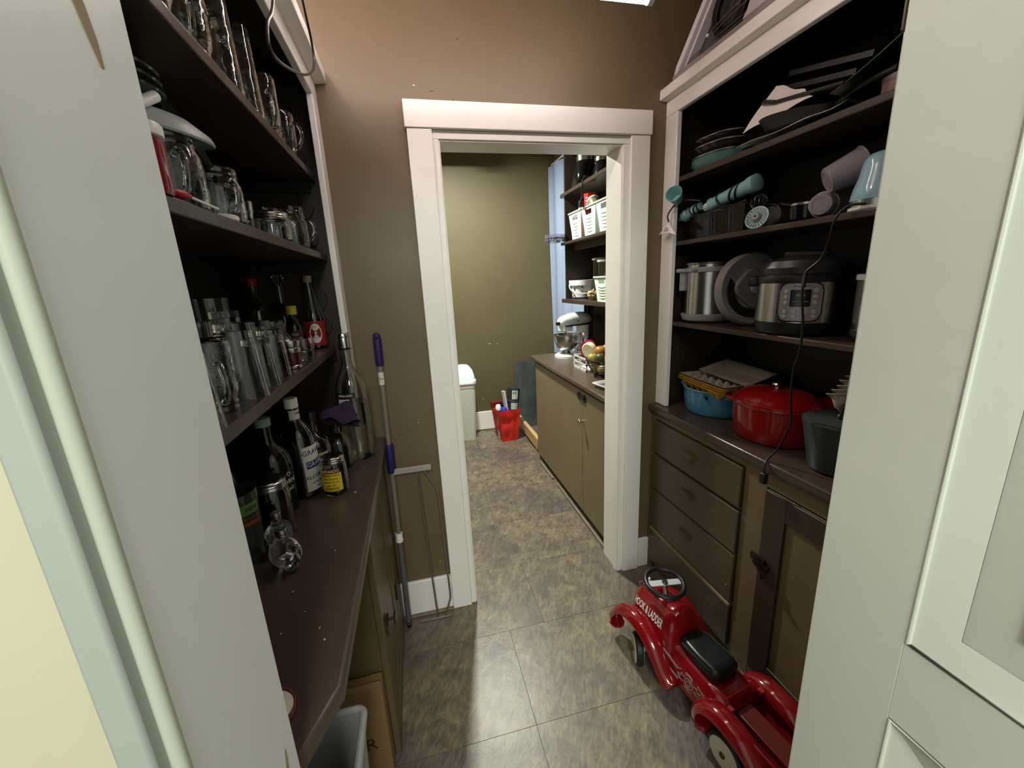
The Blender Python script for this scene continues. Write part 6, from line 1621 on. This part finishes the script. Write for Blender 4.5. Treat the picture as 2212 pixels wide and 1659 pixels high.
def basket(label, loc, w, d, h, group, ribs=5, rz=0.0):
    t = thing('storage_basket', label, 'basket', loc, rz, group)
    w0, d0 = w*0.84, d*0.72
    f0, f1 = frus(w0, d0, w, d, 0, h), frus(w0-.005, d0-.005, w-.005, d-.005, .004, h)
    # front (-x) face is built around its handle slot
    g = G()
    g.add(f0, [(0,3,2,1),(0,1,5,4),(1,2,6,5),(2,3,7,6)])
    g.add(f1, [(0,1,2,3),(0,4,5,1),(1,5,6,2),(2,6,7,3)])
    obj('body', g, WB, t)
    A_, B_, C_, D_2 = Vector(f0[3]), Vector(f0[0]), Vector(f0[4]), Vector(f0[7])   # bottom far, bottom near, top near, top far
    def q(u, v): return (A_*(1-u) + B_*u)*(1-v) + (D_2*(1-u) + C_*u)*v
    fg = G()
    def quad(u0, u1, v0, v1): fg.add([q(u0, v0), q(u1, v0), q(u1, v1), q(u0, v1)], [(0, 1, 2, 3)])
    quad(0, 1, 0, 0.74); quad(0, .28, .74, .90); quad(.72, 1, .74, .90); quad(0, 1, .90, 1)
    obj('front_panel', fg, WB, t, solid=0.003)
    for k in range(ribs):
        v = 0.16 + 0.56*k/ribs
        obj('rib', G().tube([q(0.22, v) + Vector((-0.001, 0, 0)), q(0.5, v-0.015) + Vector((-0.004, 0, 0)), q(0.78, v) + Vector((-0.001, 0, 0))], 0.0030, 6), WB, t)
    obj('rim', G().tube([(x, y, h) for x, y in rrect(w+.010, d+.010, 0.012, 3)], 0.0055, 8, closed=True), WB, t)
    return t
basket('white ribbed basket beside the door jamb on the lower far shelf', (1.248, 2.475, zb), 0.14, 0.21, 0.155, None)
zm = 1.7582
GB = 'white ribbed baskets on the middle far shelf'
basket('white ribbed basket farthest along the middle far shelf, under the purple packet', (1.285, 2.925, zm), 0.20, 0.225, 0.185, GB)
basket('white ribbed basket holding the red box, middle one of three', (1.285, 2.692, zm), 0.20, 0.225, 0.185, GB)
basket('white ribbed basket nearest the door jamb on the middle far shelf', (1.285, 2.458, zm), 0.20, 0.225, 0.185, GB)
RB = mat('red_carton', (186, 30, 34), 0.4)
t = thing('red_carton', 'tall red food carton standing in the middle white basket', 'carton', (1.237, 2.762, zm + 0.10), 0.0, rot=(0.05, -0.10, 0.3))
obj('box', G().box((-0.030, -0.028, -0.06), (0.030, 0.028, 0.175)), RB, t, bevel=0.001)
for k in range(6):
    obj('white_print', G().box((-0.0308, -0.020, 0.055 + 0.018*k), (-0.030, 0.014 - 0.006*(k % 2), 0.062 + 0.018*k)), mat('carton_white_print', (220, 190, 186), 0.5), t)
t = thing('patterned_tin', 'tilted can with tan patterned label in the middle white basket', 'can', (1.245, 2.628, zm + 0.115), 0, rot=(-0.65, -0.15, 0))
obj('can', G().lathe([(0, 0), (0.036, 0), (0.036, 0.14), (0, 0.14)], 26), mat('tan_pattern', (150, 136, 100), 0.5, rgb2=(86, 78, 56), vscale=40), t, bevel=0.001)
obj('pale_lid', G().lathe([(0.037, 0.133), (0.0385, 0.135), (0.0385, 0.146), (0.03, 0.148), (0, 0.146)], 26), mat('lid_cream', (212, 208, 190), 0.4), t)
t = thing('white_tub', 'white tub with dark lid tilted in the basket nearest the jamb', 'tub', (1.255, 2.44, zm + 0.12), 0, rot=(0.35, -0.2, 0))
obj('body', G().lathe([(0, 0), (0.045, 0), (0.052, 0.14), (0, 0.142)], 26), mat('tub_white', (226, 222, 214), 0.4), t)
obj('dark_band', G().lathe([(0.0475, 0.03), (0.0505, 0.085)], 26), mat('dark_brown_label', (58, 44, 38), 0.4), t)
obj('lid', G().lathe([(0.053, 0.142), (0.053, 0.16), (0, 0.162)], 26), BLACK, t)
crumple((1.250, 2.975, zm + 0.10), 0.048, mat('purple_packet', (140, 110, 150), 0.4, var=0.2, vscale=12), 'snack_packet', 'crumpled purple packet in the farthest white basket', 'packet', 12, (0.6, 0.9, 1.25))
# clear scalloped stand at the shelf tip
t = thing('clear_tray', 'clear scalloped plastic tray overhanging the far end of the middle far shelf', 'tray', (1.118, 3.165, zm), 0); t.scale = (0.86, 0.86, 1.0)
obj('plate', G().lathe([(0, 0.030), (0.085, 0.030), (0.092, 0.033), (0.094, 0.058), (0.091, 0.058), (0.088, 0.036), (0, 0.034)], 36), CLEARP, t)
g = G()
for k in range(18):
    a = 2*PI*k/18
    g.ball((0.084*cos(a), 0.084*sin(a), 0.018), (0.010, 0.010, 0.013), 8, 6)
obj('scallop_drops', g, CLEARP, t)
obj('foot', G().lathe([(0, 0), (0.05, 0), (0.045, 0.012), (0.02, 0.030), (0, 0.03)], 24), CLEARP, t)
# top shelf: black air fryer style base and clear jug blender
zt = 2.1062
t = thing('blender_motor', 'glossy black blender with keypad on the top far shelf', 'blender', (1.275, 2.945, zt), math.atan2(-2.8, -1.27) + PI/2 + 0.35)
GBK = mat('gloss_black', (0, 0, 0))
obj('motor_base', stack([[(x, y, 0) for x, y in rrect(0.165, 0.17, 0.03, 4)], [(x, y, 0.02) for x, y in rrect(0.172, 0.178, 0.035, 4)], [(x, y, 0.15) for x, y in rrect(0.135, 0.14, 0.04, 4)], [(x, y, 0.165) for x, y in rrect(0.12, 0.12, 0.04, 4)]]), GBK, t, ang=50)
g = G()
for r_ in range(2):
    for c_ in range(4): g.box((-0.045 + 0.025*c_, -0.0870 + 0.012*r_, 0.040 + 0.034*r_), (-0.030 + 0.025*c_, -0.080 + 0.012*r_, 0.058 + 0.034*r_))
obj('keypad', g, mat('keypad_grey', (74, 74, 76), 0.4), t)
obj('jug', G().lathe([(0.050, 0.166), (0.058, 0.18), (0.070, 0.36), (0.067, 0.36), (0.054, 0.185), (0, 0.175)], 26), mat('smoke_jug', (60, 60, 62), 0.08, trans=0.5), t)
obj('jug_band', G().lathe([(0.056, 0.165), (0.062, 0.17), (0.064, 0.205), (0.06, 0.21)], 26), CHROME, t)
obj('jug_handle', G().tube(spline([(-0.062, 0, 0.21), (-0.10, 0, 0.22), (-0.108, 0, 0.29), (-0.07, 0, 0.34)], 5), 0.009, 8), GBK, t)
t = thing('jug_blender', 'black based blender with clear glass jug beside the jamb on the top far shelf', 'blender', (1.285, 2.68, zt), 0.3)
obj('motor_base', G().lathe([(0, 0), (0.065, 0), (0.072, 0.012), (0.055, 0.085), (0.050, 0.10), (0, 0.10)], 30), GBK, t)
obj('steel_collar', G().lathe([(0.050, 0.100), (0.053, 0.102), (0.053, 0.125), (0.048, 0.127)], 30), CHROME, t)
vessel('jug', [(0.047, 0.127), (0.052, 0.14), (0.066, 0.33)], GLASS, t, 0.003, 0.13)
obj('jug_handle', G().tube(spline([(-0.055, 0.02, 0.30), (-0.10, 0.03, 0.29), (-0.10, 0.03, 0.20), (-0.058, 0.02, 0.16)], 5), 0.008, 8), GLASS, t)
t = thing('power_cord', 'short black cord with plug hanging from the top far shelf above the baskets', 'cord')
obj('cable', G().tube(spline([(1.185, 2.72, 2.112), (1.163, 2.725, 2.110), (1.160, 2.73, 2.07), (1.165, 2.74, 2.02), (1.155, 2.745, 1.985)], 5), 0.0045, 8), BLACK, t)
obj('plug', G().box((1.143, 2.730, 1.945), (1.167, 2.760, 1.985)), BLACK, t, bevel=0.004)
obj('prongs', G().box((1.148, 2.737, 1.925), (1.151, 2.744, 1.945)).box((1.159, 2.737, 1.925), (1.162, 2.744, 1.945)), CHROME, t)
